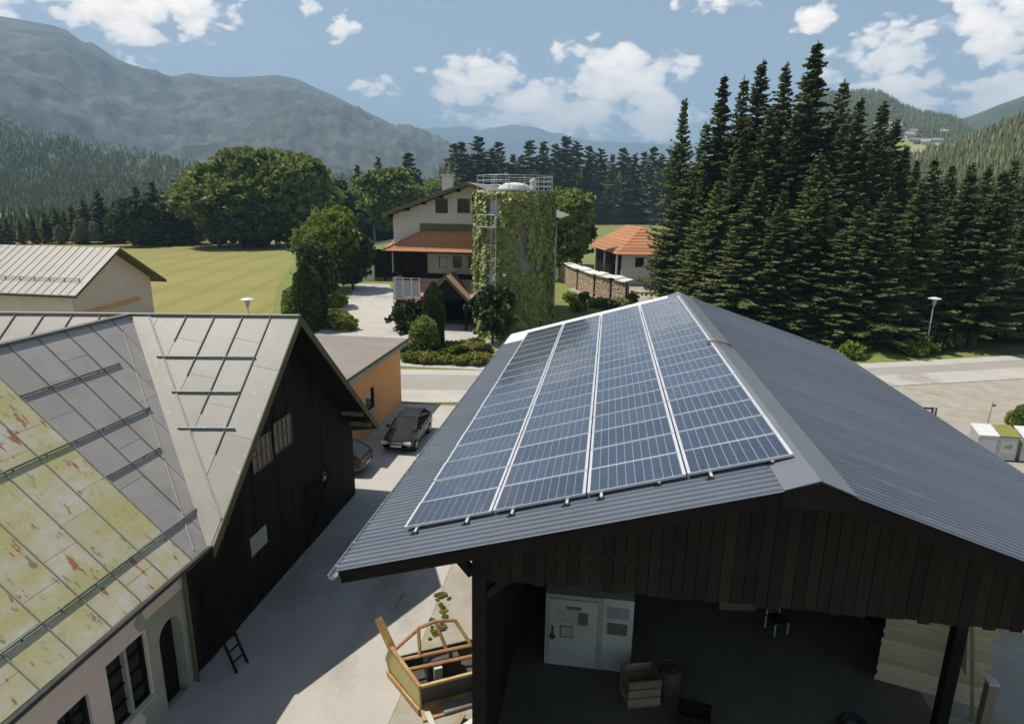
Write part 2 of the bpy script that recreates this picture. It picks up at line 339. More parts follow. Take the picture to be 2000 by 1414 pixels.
# ------------------------------------------------------------------ ground, roads, fields
sheet('ground', [(-14000,-3000),(14000,-3000),(14000,14000),(-14000,14000)], 0.0, 'grass')
sheet('hay_field', [(-42,40),(-41.3,59),(-52,80),(-80,144),(-98,168),(-127,171),(-260,150),(-260,38),(-60,36)], 0.012, 'field')
sheet('gravel_yard', [(-9.2,-25),(70,-25),(60,56),(34,47),(18.4,40.6),(2,35),(-6,33),(-8.2,29.3)], 0.012, 'gravel')
sheet('farmyard', [(-30,-25),(-8.3,-25),(-8.15,5),(-8.35,12),(-8.6,29.6),(-30,28.6)], 0.024, 'concrete')
rc = [(-90,29),(-40,32),(-15,34.6),(0,38),(18,44.2),(34,50.6),(60,62),(130,96)]; rw = [3.2,3.2,3.3,3.0,2.3,2.4,2.5,2.5]
def ribbon(name, c, wl, wr, z, mat):
    lo, hi = [], []
    for i, (x, y) in enumerate(c):
        a = Vector(c[max(i-1,0)]); b = Vector(c[min(i+1,len(c)-1)]); d = (b-a).normalized(); nn = Vector((-d.y, d.x))
        hi.append((x+nn.x*wl[i], y+nn.y*wl[i])); lo.append((x-nn.x*wr[i], y-nn.y*wr[i]))
    m = MB(); n = len(c)
    m.add([(x,y,z) for x,y in lo]+[(x,y,z) for x,y in hi], [(i,i+1,n+i+1,n+i) for i in range(n-1)])
    return tag(m.build(name, mat), kind='structure')
def smooth(c, k=6):
    c = [Vector((*p,0)) for p in c]; o = []
    for i in range(len(c)-1):
        p0, p1, p2, p3 = c[max(i-1,0)], c[i], c[i+1], c[min(i+2,len(c)-1)]
        for t in [j/k for j in range(k)]:
            q = .5*((2*p1)+(p2-p0)*t+(2*p0-5*p1+4*p2-p3)*t*t+(3*p1-p0-3*p2+p3)*t**3); o.append((q.x,q.y))
    o.append((c[-1].x,c[-1].y)); return o
rs = smooth(rc); rws = [float(np.interp(i, range(0,6*len(rc),6), rw)) for i in range(len(rs))]
ribbon('road', rs, rws, rws, .040, 'asphalt')
ribbon('road_edge', rs, [x+.1 for x in rws], [-x+1.4 for x in rws], .048, 'paving')
ribbon('pavement', rs, [-x+1.2 for x in rws], [x+1.6 for x in rws], .046, 'concrete')
sheet('forecourt', [(-31.5,38.2),(-11.8,38.6),(-11.2,47),(-14.8,56.5),(-24.5,57),(-37,87),(-41.8,86),(-35.2,65),(-31.4,49.6)], .030, 'concrete')
sheet('hut_yard', [(-3,74),(14,74),(15,97),(-4,97),(-9,88)], .014, 'gravel')
tag(MB().prism([(-20.4,42.8,.03),(-19.4,39.9,.03),(-12.4,40.8,.03),(-12.0,44,.03),(-13.0,46.6,.03),(-17.6,47.0,.03)], (0,0,.1)).build('planting_bed', 'grass'), kind='structure')
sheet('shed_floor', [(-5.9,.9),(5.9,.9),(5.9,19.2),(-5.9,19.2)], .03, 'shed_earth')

# ------------------------------------------------------------------ mountains and hills
def taper(i, n): return min(1.0, min(i, n-i)/(n*.06))**.7
def terrain(name, sky_px, dr, df, mat, amp, back=1.7, seed=0, na=150, nr=46, nscale=None, ext=None, sharp=1.0):
    pts = []
    for px, py in sky_px:
        d = ray(px, py); h = math.hypot(d.x, d.y); pts.append((math.atan2(d.x, d.y), d.z/h))
    pts.sort(); A = [p[0] for p in pts]; T = [p[1] for p in pts]
    a0, a1 = A[0], A[-1]
    if ext: a0, a1 = a0-ext[0], a1+ext[1]
    vs = []; nscale = nscale or 3.5/dr
    for i in range(na+1):
        a = a0+(a1-a0)*i/na; te = float(np.interp(a, A, T)); zr = (CAM.z + dr*te)*taper(i, na)
        # outside the frame the ridge goes on at its own height
        for j in range(nr+1):
            t = j/nr*back; rr = df+(dr-df)*t
            x, y = CAM.x+rr*math.sin(a), CAM.y+rr*math.cos(a)
            if t <= 1: s = t**1.25*(1.9-.9*t)/1.0; s = min(1.0, .55*t+.45*t*t*(3-2*t))
            else: s = max(0, 1-(t-1)/(back-1))**1.1
            nz = noise.fractal(Vector((x*nscale+seed, y*nscale, seed*3.1)), 1.0, 2.1, 7)
            rg = 1-abs(noise.fractal(Vector((x*nscale*1.3+seed+50, y*nscale*1.3, 7)), .9, 2.2, 6))*1.6
            env = min(1, t*4)*(1-math.exp(-((t-1)/.34)**2)*.985) if t < back else 0
            r2 = 1-abs(noise.fractal(Vector((x*nscale*5+seed, y*nscale*5, 3.3)), .8, 2.2, 4))*1.8
            z = (zr+3)*s + amp*(nz*.55+(rg-.55)*.5+(r2-.5)*.10)*env
            if abs(t-1) < .5/nr*back*1.01: z = zr + amp*.085*noise.fractal(Vector((x*nscale*14, y*nscale*14, seed)), 1, 2, 4)
            if j == 0: z = -3
            z = z if taper(i, na) > .999 else z*taper(i, na)-3*(1-taper(i, na)); vs.append((x, y, max(z, -3)))
    fs = [(i*(nr+1)+j, (i+1)*(nr+1)+j, (i+1)*(nr+1)+j+1, i*(nr+1)+j+1) for i in range(na) for j in range(nr)]
    m = MB(); m.v = [Vector(v) for v in vs]; m.f = fs
    o = m.build(name, mat, smooth=True)
    if sum(p.normal.z for p in o.data.polygons) < 0: o.data.flip_normals()
    return tag(o, kind='structure')
terrain('mountain', [(-400,10),(-150,5),(0,35),(60,45),(110,55),(130,62),(160,84),(190,92),(225,116),(270,136),(310,146),(335,153),(372,146),(420,153),(470,153),(540,149),(575,155),(620,175),(660,193),(720,222),(770,248),(830,276),(880,297),(960,325),(1060,370)], 4000, 1300, 'mountain', 230, na=420, nr=110, seed=3, ext=(.25,0))
terrain('far_mountain', [(560,275),(700,262),(780,252),(850,250),(905,248),(935,256),(980,245),(1040,247),(1090,262),(1150,275),(1300,282),(1500,290)], 8500, 5600, 'mountain', 300, seed=9, na=120)
terrain('foothill', [(-500,190),(-100,200),(0,222),(60,252),(120,270),(250,300),(400,332),(560,352),(700,372),(860,388),(1000,392)], 2000, 560, 'forest_slope', 80, seed=5, na=140, ext=(.3,0))
terrain('hill', [(1250,370),(1400,310),(1500,250),(1590,192),(1625,188),(1650,189),(1665,187),(1700,184),(1725,190),(1760,212),(1800,226),(1840,232),(1870,240),(1900,262),(2000,300),(2200,330)], 1600, 560, 'forest_slope', 50, seed=12, na=120, back=1.5)
terrain('far_hill', [(1700,290),(1800,262),(1862,240),(1900,228),(1950,208),(2000,190),(2200,120),(2600,110)], 2500, 1100, 'forest_slope', 90, seed=15, na=90, back=1.5)
terrain('near_slope', [(1650,372),(1750,352),(1850,322),(1930,290),(2000,258),(2150,220),(2500,200)], 620, 260, 'forest_slope', 16, seed=21, na=70, back=1.5)
dg = bpy.context.evaluated_depsgraph_get()
def bvh(name):
    me = bpy.data.objects[name].data; return BVHTree.FromPolygons([v.co.copy() for v in me.vertices], [list(p.vertices) for p in me.polygons])
HILL = bvh('hill'); SLOPE = bvh('near_slope'); FOOT = bvh('foothill')
def hit(b, px, py):
    h = b.ray_cast(CAM, ray(px, py).normalized()); return h[0]

# ------------------------------------------------------------------ the machine hall with the solar roof
AL, AR = 0.2865, 0.3198; LL, LRR = 7.821, 7.26; YF, YB = 0.06, 20.0
cl, sl, cr_, sr = math.cos(AL), math.sin(AL), math.cos(AR), math.sin(AR)
def PL(s, y, h=0): return Vector((-s*cl - h*sl, y, ZR - s*sl + h*cl))      # left slope: s down from the ridge, h above the sheet
def PR(s, y, h=0): return Vector((s*cr_ + h*sr, y, ZR - s*sr + h*cr_))
hall = thing('machine_hall', 'large dark timber machine hall under a grey corrugated gable roof with solar panels', 'shed', (0, 10, 0))
W1 = (YB-YF)/18
def corrugated(P, smax, w, n=7, s0=0.0):
    m = MB(); pr = []
    per = w/n
    for k in range(n):
        b = k*per; pr += [(b,0),(b+per*.30,0),(b+per*.42,.03),(b+per*.80,.03),(b+per*.92,0)]
    pr.append((w-.002,0))
    cuts = [s0, smax]
    vs = []; 
    for s_ in cuts:
        for (yy, h) in pr: vs.append(P(s_, yy, h))
        for (yy, h) in pr: vs.append(P(s_, yy, h-.012))
    q = len(pr); fs = []
    for i in range(q-1):
        fs += [(i,i+1,2*q+i+1,2*q+i), (q+i+1,q+i,3*q+i,3*q+i+1), (i+1,i,q+i,q+i+1), (2*q+i,2*q+i+1,3*q+i+1,3*q+i)]
    return m.add(vs, fs)
ml = corrugated(lambda s,y,h: PL(s,y,h)-PL(0,0), LL, W1).mesh('roof_sheet', 'roof_grey')
mrr = corrugated(lambda s,y,h: PR(s,y,h)-PR(0,0), LRR, W1).mesh('roof_sheet', 'roof_grey')
msk = corrugated(lambda s,y,h: PL(s,y,h)-PL(0,0), LL, W1, s0=0.0).mesh('skylight_sheet', 'skylight')
for k in range(18):
    base = Vector((0, YF+k*W1, ZR+.004*(k%2))) - wloc(hall)
    if k in (16, 17): 
        o = inst('skylight_sheet', msk, hall, base); o['label'] = 'white translucent corrugated roof sheet'
    else: inst('roof_sheet', ml, hall, base)
    inst('roof_sheet', mrr, hall, base)
for me in (ml, mrr, msk):
    if sum(p.normal.z*p.area for p in me.polygons if p.normal.z*1 and True) < -1e9: me.flip_normals()
m = MB()
def capstrip(m, y0, y1):
    a = [PL(.52,y0,.034), PL(0,y0,.075), PR(.52,y0,.034)]; b = [PL(.52,y1,.034), PL(0,y1,.075), PR(.52,y1,.034)]
    m.add(a+b, [(0,1,4,3),(1,2,5,4)]); a2 = [p-Vector((0,0,.012)) for p in a]; b2 = [p-Vector((0,0,.012)) for p in b]
    m.add(a2+b2, [(3,4,1,0),(4,5,2,1)]); m.add(a+a2, [(0,3,4,1),(1,4,5,2)]); m.add(b+b2, [(1,4,3,0),(2,5,4,1)])
for k in range(9): 
    m = MB(); capstrip(m, YF-.02+k*(YB-YF+.04)/9, YF-.02+(k+1)*(YB-YF+.04)/9-.008); m.build('ridge_cap', 'roof_cap', hall)
m = MB().path([(-.30,9.35,ZR+.1),(-.05,9.3,ZR+.14),(.25,9.35,ZR+.06),(.42,9.5,ZR-.04)], .03); m.build('ridge_strap', 'wood_mid', hall)
MB().prism([(0,YF+.03,ZR-.0),(-.5,YF+.03,ZR-.165),(-.5,YF+.03,ZR-.4),(.5,YF+.03,ZR-.42),(.5,YF+.03,ZR-.19)],(0,.015,0)).build('apex_board','wood_black',hall)
# barge boards, purlins, gutters
for P, s1 in ((PL, LL), (PR, LRR)):
    for y in (YF+.05, YB-.09):
        m = MB(); a, b, c, d = P(.0,y,-.02), P(s1-.02,y,-.02), P(s1-.02,y,-.26), P(0,y,-.26); m.prism([a,b,c,d], (0,.04,0)); m.build('barge_board', 'wood_black', hall)
    for s_ in [.3+i*(s1-.6)/5 for i in range(6)]:
        MB().bar(P(s_,YF+.1,-.12), P(s_,YB-.1,-.12), .12, .16).build('purlin', 'wood_black', hall)
def gutter(P, s1, mat, name='gutter'):
    m = MB(); n = 7; c0 = P(s1+.05, YF-.06, -.045); ln = YB-YF+.1
    ring = [(math.cos(math.pi+math.pi*i/n), math.sin(math.pi+math.pi*i/n)) for i in range(n+1)]
    vs = [Vector((c0.x+r*x*1.0, y, c0.z+r*z)) for r in (.085,.075) for y in (c0.y, c0.y+ln) for x, z in ring]
    q = n+1; fs = []
    for i in range(n): fs += [(i,i+1,q+i+1,q+i)[::-1], (2*q+i,2*q+i+1,3*q+i+1,3*q+i), (i,i+1,2*q+i+1,2*q+i), (q+i,q+i+1,3*q+i+1,3*q+i)[::-1]]
    fs += [(0,q,3*q,2*q),(n,2*q+n,3*q+n,q+n)]
    fs.append(tuple(range(0,n+1)))
    m.add(vs, fs); g = m.build(name, mat, hall, smooth=False)
    for k in range(26):
        m = MB(); y = c0.y+.3+k*(ln-.6)/25; m.bar((c0.x+ (.1 if P is PL else -.1), y, c0.z+.03), (c0.x-(.09 if P is PL else -.09), y, c0.z+.005), .025, .012); m.build('gutter_bracket', 'gutter', g)
gutter(PL, LL, 'gutter'); gutter(PR, LRR, 'gutter')
# timber frame: posts, beams, walls
XL, XR, YW = -5.25, 5.5, 1.3
def under(x): return ZR - (abs(x)/cl*sl if x < 0 else x/cr_*sr) - .22
for x in (XL, XR):
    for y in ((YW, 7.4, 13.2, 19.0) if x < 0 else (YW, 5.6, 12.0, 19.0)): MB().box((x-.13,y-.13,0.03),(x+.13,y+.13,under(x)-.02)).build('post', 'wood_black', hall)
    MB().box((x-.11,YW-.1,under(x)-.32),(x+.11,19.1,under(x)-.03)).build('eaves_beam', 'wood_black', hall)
ZB = 6.42
MB().box((XL,YW-.12,ZB-.02),(XR,YW+.14,ZB+.28)).build('tie_beam', 'wood_black', hall)
for x0, x1, s_ in ((XL-.14,XL-.75,1),(XR+.14,XR+1.0,-1)):
    MB().bar((x0,YW,6.3),(x1,YW,under(x1)-.08),.14,.16).build('brace', 'wood_black', hall)
MB().bar((XR+.14,5.6,5.3),(XR+1.2,5.6,under(XR+1.2)-.08),.14,.16).build('brace', 'wood_black', hall)
for x0, s_ in ((XL+.13,1),(XR-.13,-1)):
    MB().bar((x0,YW,5.9),(x0+s_*.5,YW,ZB-.04),.13,.15).build('brace', 'wood_black', hall)
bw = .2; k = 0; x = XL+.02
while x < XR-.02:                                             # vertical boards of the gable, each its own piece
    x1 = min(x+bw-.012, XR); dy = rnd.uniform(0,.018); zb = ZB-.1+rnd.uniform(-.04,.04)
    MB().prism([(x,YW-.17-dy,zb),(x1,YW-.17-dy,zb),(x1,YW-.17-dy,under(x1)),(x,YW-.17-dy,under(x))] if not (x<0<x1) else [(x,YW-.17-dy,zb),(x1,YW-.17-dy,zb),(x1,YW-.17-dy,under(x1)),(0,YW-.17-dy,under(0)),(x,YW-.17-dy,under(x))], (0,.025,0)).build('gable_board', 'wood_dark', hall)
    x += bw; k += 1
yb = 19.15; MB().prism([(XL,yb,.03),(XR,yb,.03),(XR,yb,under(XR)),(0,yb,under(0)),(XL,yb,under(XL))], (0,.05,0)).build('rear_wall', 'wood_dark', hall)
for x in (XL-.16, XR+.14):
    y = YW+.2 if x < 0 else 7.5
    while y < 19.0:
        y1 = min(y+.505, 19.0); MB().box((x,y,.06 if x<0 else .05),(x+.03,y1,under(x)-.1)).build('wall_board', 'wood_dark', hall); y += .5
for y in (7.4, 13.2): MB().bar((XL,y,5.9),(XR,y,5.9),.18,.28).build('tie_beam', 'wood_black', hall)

# solar panels: 18 rows x 4, lying crosswise on rails
PW, PH = 1.68, .9842
S0, Y0P, HP = .1244, .9812, .13
fw_, fh_ = .046, .016
mf = MB(); ms_ = MB(); mc = MB()
lx, ly = PW-.028, PH-.014
def Q(m, u0, u1, v0, v1, h0, h1):
    """box in panel space: u down the slope, v along the ridge, h out of the plane"""
    ex, ey, ez = Vector((-cl,0,-sl)), Vector((0,1,0)), Vector((-sl,0,cl))
    vs = [ex*u+ey*v+ez*h for h in (h0,h1) for u, v in ((u0,v0),(u1,v0),(u1,v1),(u0,v1))]
    m.add(vs, [(0,1,2,3),(7,6,5,4),(0,4,5,1),(1,5,6,2),(2,6,7,3),(3,7,4,0)])
for u0,u1,v0,v1 in ((0,fw_,0,ly),(lx-fw_,lx,0,ly),(fw_,lx-fw_,0,fh_),(fw_,lx-fw_,ly-fh_,ly)): Q(mf,u0,u1,v0,v1,-.04,.004)
Q(ms_, fw_, lx-fw_, fh_, ly-fh_, -.03, -.004)
cu, cv = (lx-2*fw_-.012)/10, (ly-2*fh_-.012)/6
for i in range(10):
    for j in range(6):
        u, v = fw_+.006+i*cu, fh_+.006+j*cv
        ex, ey, ez = Vector((-cl,0,-sl)), Vector((0,1,0)), Vector((-sl,0,cl)); c = []
        for a, b in ((.009,.0),(cu-.0,.0),(cu-.0,cv-.005),(.009,cv-.005)): c.append(ex*(u+a)+ey*(v+b)+ez*(-.0015))
        mc.add(c, [(3,2,1,0)])
mf, ms_, mc = mf.mesh('frame','alu'), ms_.mesh('backsheet','panel_back'), mc.mesh('cells','cell')
if mc.polygons[0].normal.z < 0: mc.flip_normals()
for me in (mf, ms_):
    pass
COLN = ['beside the ridge cap', 'second from the ridge cap', 'second from the eaves gutter', 'nearest the eaves gutter']
ORD = 'first second third fourth fifth sixth seventh eighth ninth tenth eleventh twelfth thirteenth fourteenth fifteenth sixteenth seventeenth eighteenth'.split()
for r_ in range(18):
    for c_ in range(4):
        p = PL(S0+c_*PW, Y0P+r_*PH, HP)
        o = thing('solar_panel', 'solar panel in the column %s, %s row from the open gable' % (COLN[c_], ORD[r_]), 'solar panel', p, 0, 'solar panels on the hall roof')
        dh = rnd.uniform(-.002,.002); tilt = (rnd.uniform(-.004,.004), rnd.uniform(-.004,.004), 0); o.rotation_euler = tilt
        inst('frame', mf, o); inst('backsheet', ms_, o); inst('cells', mc, o)
for c_ in range(4):
    for s_ in (.33, 1.30):
        s0 = S0+c_*PW+s_ + (.12 if c_ % 2 else 0)
        y0 = Y0P-(.14 if (c_, s_) in ((3,1.30),(2,1.30),(3,.33),(2,.33),(1,1.30),(0,1.30)) else .02)
        a = PL(s0, y0, .07)
        rl = thing('mounting_rail', '%s mounting rail under the panel column %s' % ('upper' if s_ < 1 else 'lower', COLN[c_]), 'rail', a, 0, 'mounting rails under the solar panels')
        MB().bar(a, PL(s0, Y0P+18*PH, .07), .045, .035, Vector((-sl,0,cl))).build('rail_bar', 'alu', rl)
        MB().bar(PL(s0,y0+.03,.03), PL(s0+.05,y0+.03,.065), .06, .05).bar(PL(s0-.02,y0+.02,.032),PL(s0+.10,y0+.02,.032),.09,.02).build('roof_hook', 'bracket', rl)

# ------------------------------------------------------------------ wall helper
def GX(px, py, X):
    d = ray(px, py); return CAM + d*((X-CAM.x)/d.x)
def GY(px, py, Y):
    d = ray(px, py); return CAM + d*((Y-CAM.y)/d.y)
def wall_rects(a0, a1, z0, z1, holes):
    """split a rectangle round its openings into rectangles (a0,a1,z0,z1)"""
    xs = sorted({x for x in (a0, a1, *[h[0] for h in holes], *[h[1] for h in holes]) if a0 <= x <= a1}); res = []
    for x0, x1 in zip(xs, xs[1:]):
        hs = sorted([(h[2], h[3]) for h in holes if h[0] <= x0+1e-6 and h[1] >= x1-1e-6]); z = z0
        for b, t in hs:
            if b > z+1e-6: res.append((x0, x1, z, b))
            z = max(z, t)
        if z1 > z+1e-6: res.append((x0, x1, z, z1))
    return res
def window(parent, axis, plane, a0, a1, z0, z1, sgn, glass='glass_dark', frame='wood_dark', fw=.06, mull=1, bars=0, depth=.12, sill=True):
    """window set into an opening: axis 'x' = wall of constant x; sgn = outward direction"""
    def bx(m, p0, p1, b0, b1, c0, c1):
        lo, hi = sorted((plane+sgn*p0, plane+sgn*p1))
        if axis == 'x': m.box((lo,b0,c0),(hi,b1,c1))
        else: m.box((b0,lo,c0),(b1,hi,c1))
        return m
    c = Vector((plane,(a0+a1)/2,z0)) if axis == 'x' else Vector(((a0+a1)/2,plane,z0))
    pl = wloc(parent)
    wn = bpy.data.objects.new('window', bx(MB(), -depth-.05, -depth-.03, a0, a1, z0, z1).mesh('window', glass, pl)); col.objects.link(wn); wn.parent = parent
    m = MB()
    for q in ((a0,a0+fw,z0,z1),(a1-fw,a1,z0,z1),(a0+fw,a1-fw,z0,z0+fw),(a0+fw,a1-fw,z1-fw,z1)): bx(m, -depth-.02, -depth+.04, *q)
    for i in range(1, mull+1):
        a = a0+(a1-a0)*i/(mull+1); bx(m, -depth-.02, -depth+.035, a-fw*.5, a+fw*.5, z0+fw, z1-fw)
    for i in range(1, bars+1):
        z = z0+(z1-z0)*i/(bars+1); bx(m, -depth-.02, -depth+.02, a0+fw, a1-fw, z-.015, z+.015)
    f = bpy.data.objects.new('window_frame', m.mesh('window_frame', frame, pl)); col.objects.link(f); f.parent = wn
    if sill:
        s_ = bpy.data.objects.new('window_sill', bx(MB(), -depth, .06, a0-.06, a1+.06, z0-.05, z0-.003).mesh('window_sill', 'coping', pl)); col.objects.link(s_); s_.parent = wn
    return wn

# ------------------------------------------------------------------ old farm building with the weathered sheet roofs
farm = thing('farm_building', 'old farm building with beige metal roof and a wing of mossy rust-flaked roof sheets', 'farm building', (-18, 5, 0))
RX, RZ, KB, KA = -18.35, 9.28, .9864, .9218
def yr(x): return 10.17+(x+13)*.1676
def zA(x, y): return RZ-(yr(x)-y)*KA
def zA2(x, y): return RZ-(y-yr(x))*KA
def zB(x, y): return RZ-(x-RX)*KB
def zB2(x, y): return RZ-(RX-x)*KB
def lift(poly, zf, h): return [(x, y, zf(x,y)+h) for x, y in poly]
def slab(name, poly, zf, h0, h1, mat, parent=farm):
    if len(poly) < 3: return None
    a = 0
    for i in range(len(poly)): a += poly[i][0]*poly[(i+1)%len(poly)][1]-poly[(i+1)%len(poly)][0]*poly[i][1]
    if abs(a) < .01: return None
    return MB().prism(lift(poly, zf, h0), (0,0,h1-h0)).build(name, mat, parent)
# valley line: y = VA + VB*x on the right, mirrored on the left
VB = .1676-1.0701; VA = 10.17+.1676*13-1.0701*18.35
VB2 = .1676+1.0701; VA2 = 10.17+.1676*13+1.0701*18.35
EA = 4.62; EB = -13.15
def A_near(poly):
    p = clip(poly, (.1676,-1), -(10.17+.1676*13)+1e9)
    return p
# roof decks under the sheets
cutA = lambda p: clip(clip(p, (-.1676, 1), 10.17+.1676*13), (VB, -1), -VA)           # y<=ridge, y>=valley
slab('roof_deck', cutA([(-18.35,0),(-13.0,0),(-13.0,12),(-18.35,12)]), zA, -.16, -.004, 'wood_black')
slab('roof_deck', [(-31,yr(-31)),(-13,yr(-13)),(-13,16.8),(-31,16.8)], zA2, -.16, -.004, 'wood_black')
slab('roof_deck', clip([(EB,-13),(EB,12),(RX,12),(RX,-13)], (-VB, 1), VA), zB, -.16, -.004, 'wood_black')
slab('roof_deck', clip([(-23.6,-13),(RX,-13),(RX,12),(-23.6,12)], (-VB2, 1), VA2), zB2, -.16, -.004, 'wood_black')
slab('roof_deck', clip(clip([(-31,0),(RX,0),(RX,12),(-31,12)], (-.1676,1), 10.17+.1676*13), (VB2,-1), -VA2), zA, -.16, -.004, 'wood_black')
SP = .885
def cutlen(poly, axis, step, phase):
    """cut a strip across its length"""
    lo = min(p[axis] for p in poly); hi = max(p[axis] for p in poly); k = math.floor((lo-phase)/step); res = []
    while phase+k*step < hi:
        a, b = phase+k*step+.004, phase+(k+1)*step-.004; n0 = (-1,0) if axis == 0 else (0,-1); n1 = (1,0) if axis == 0 else (0,1)
        q = clip(clip(poly, n0, -a), n1, b)
        if len(q) > 2: res.append(q)
        k += 1
    return res
for k in range(8):                                         # beige sheets of the main roof towards the yard
    x1, x0 = -13.0-k*SP+(.0 if k else 0), -13.0-(k+1)*SP
    st = cutA([(x0+.008,EA),(x1-.008,EA),(x1-.008,12),(x0+.008,12)])
    st = clip(st, (-1,0), 18.35)
    if len(st) < 3: continue
    for q in cutlen(st, 1, 1.72, .3*((k*7)%5)): slab('roof_sheet', q, zA, 0, .016+.003*rnd.random(), 'sheet_beige')
    if k:
        y0 = VA+VB*x1+1.15; y1 = yr(x1)-.02
        if y1 > y0: MB().bar((x1,y0,zA(x1,y0)+.035),(x1,y1,zA(x1,y1)+.035),.028,.05).build('seam', 'seam_dark', farm)
for k in range(14):                                        # main roof left of the wing
    x1, x0 = RX-k*SP, RX-(k+1)*SP
    st = clip(clip([(x0+.008,0),(x1-.008,0),(x1-.008,12),(x0+.008,12)], (-.1676,1), 10.17+.1676*13), (VB2,-1), -VA2)
    if len(st) > 2: slab('roof_sheet', st, zA, 0, .016, 'sheet_beige')
    if k and yr(x1) > VA2+VB2*x1: MB().bar((x1,VA2+VB2*x1+.2,zA(x1,VA2+VB2*x1+.2)+.035),(x1,yr(x1)-.02,zA(x1,yr(x1)-.02)+.035),.028,.05).build('seam', 'seam_dark', farm)
slab('roof_sheet', [(-31,yr(-31)),(-13,yr(-13)),(-13,16.8),(-31,16.8)], zA2, 0, .016, 'sheet_beige')
BM = 3.95
for k in range(-1, 20):                                    # wing: newer grey sheets by the valley, old flaking ones further on
    y1, y0 = BM+.885*5-k*SP, BM+.885*5-(k+1)*SP
    st = clip([(RX,y0+.008),(EB,y0+.008),(EB,y1-.008),(RX,y1-.008)], (-VB,1), VA)
    if len(st) < 3: continue
    old = y1 <= BM+.01
    for q in cutlen(st, 0, 1.72 if not old else 1.38, RX+.35*((k*5)%4)): slab('roof_sheet', q, zB, 0, .016+.004*rnd.random(), 'sheet_moss' if old else 'sheet_grey')
    hi = min(EB, (y1-VA)/VB) if y1 > 4.5 else EB
    xe = hi-.55 if y1 > 4.5 else EB+.02
    if xe > RX+.3 and y1 < 8.6: MB().bar((RX+.05,y1,zB(RX+.05,0)+.032),(xe,y1,zB(xe,0)+.032),.022,.04).build('seam', 'seam_light' if old else 'felt_roof', farm)
slab('roof_sheet', clip([(-23.6,-13),(RX,-13),(RX,12),(-23.6,12)], (-VB2,1), VA2), zB2, 0, .016, 'sheet_grey')
# valley flashing
vx0, vx1 = RX, -13.05
def vy(x): return VA+VB*x
m = MB(); m.prism(lift([(vx0,vy(vx0)),(vx1,vy(vx1)),(vx1,vy(vx1)+.62),(vx0+.62,vy(vx0+.62)+.66),(vx0+.58,yr(vx0+.58)-.01),(vx0,yr(vx0)-.01)], zA, .022), (0,0,.02)); m.build('valley_flashing', 'sheet_beige', farm)
MB().bar((vx0+.6,vy(vx0)+.05,zA(vx0+.6,vy(vx0)+.05)+.05),(vx1,vy(vx1)+.64,zA(vx1,vy(vx1)+.64)+.05),.04,.03).build('flashing_fold', 'seam_light', farm)
MB().bar((RX+.3,vy(RX)-.8,zB(RX+.3,0)+.03),(EB-.1,vy(EB)-.38,zB(EB-.1,0)+.03),.03,.022).build('flashing_fold', 'seam_light', farm)
# ridges and verges
MB().bar((RX,-13,RZ+.01),(RX,yr(RX)-.1,RZ+.01),.22,.05).build('ridge_cap', 'seam_dark', farm)
MB().bar((-31,yr(-31),RZ+.015),(-13,yr(-13),RZ+.015),.2,.04).build('ridge_cap', 'sheet_beige', farm)
for (ya, yb_, zf) in ((EA-.02, yr(-13), zA), (16.8, yr(-13), zA2)):
    m = MB(); m.prism([(-13.0,ya,zf(-13,ya)+.03),(-13.0,yb_,zf(-13,yb_)+.03),(-13.0,yb_,zf(-13,yb_)-.3),(-13.0,ya,zf(-13,ya)-.3)], (.035,0,0)); m.build('barge_board', 'green_wood', farm)
# snow guards on the roofs: each rail a part
def guard(a, b, n):
    a, b = Vector(a), Vector(b); m = MB().tube(a+Vector((0,0,.075)), b+Vector((0,0,.075)), .028)
    for i in range(n+1):
        p = a.lerp(b, i/n); m.bar(p+Vector((0,0,.0)), p+Vector((0,0,.09)), .03, .03)
    m.build('snow_guard', 'rail_metal', farm)
guard((-17.2,3.95,zB(-17.2,0)), (-17.2,7.2,zB(-17.2,0)), 4)
guard((-16.05,-2.0,zB(-16.05,0)), (-16.05,6.75,zB(-16.05,0)), 10)
guard((-15.2,3.98,zB(-15.2,0)), (-15.2,5.9,zB(-15.2,0)), 3)
guard((-13.8,-10,zB(-13.8,0)), (-13.8,5.35,zB(-13.8,0)), 17)
for z, xa, xb in ((8.12,-16.8,-13.85),(7.27,-15.85,-13.9),(6.45,-15.2,-13.62)):
    ya = lambda x: yr(x)-(RZ-z)/KA
    guard((xa,ya(xa),z), (xb,ya(xb),z), 4)
# gutter and downpipe of the wing
MB().path([(EB+.06,-13,4.05),(EB+.06,4.6,4.12),(EB+.1,5.1,4.2)], .075, 8).build('gutter', 'gutter_dark', farm)
MB().path([(EB+.02,4.15,4.05),(-13.7,4.3,3.5),(-13.74,4.36,.05)], .055, 8).build('downpipe', 'green_wood', farm)
# wing wall towards the yard
WXB = -13.82; zt = zB(WXB,0)-.17
holes = [(1.65,2.87,1.02,2.82),(.32,1.12,1.15,2.62),(-1.9,-.7,1.1,2.7),(-5,-3.8,1.1,2.7),(3.28,4.12,0.02,2.55)]
m = MB()
for a0,a1,z0,z1 in wall_rects(-12.8, 2.98, .02, zt, holes): m.box((WXB-.3,a0,z0),(WXB,a1,z1))
m.build('wing_wall', 'plaster_pink', farm)
m = MB()
for a0,a1,z0,z1 in wall_rects(2.98, 4.47, .02, 3.05, holes): m.box((WXB-.3,a0,z0),(WXB+.008,a1,z1))
for side in (0, 1):                                        # arch spandrels of the doorway
    c = 3.70; r_ = .42; pts = [(WXB+.008, c+(r_ if side else -r_), 2.55)] 
    pts += [(WXB+.008, c+(1 if side else -1)*r_*math.cos(t), 2.13+r_*math.sin(t)) for t in [i*math.pi/12 for i in range(7)]]
    m.prism(pts, (-.28,0,0))
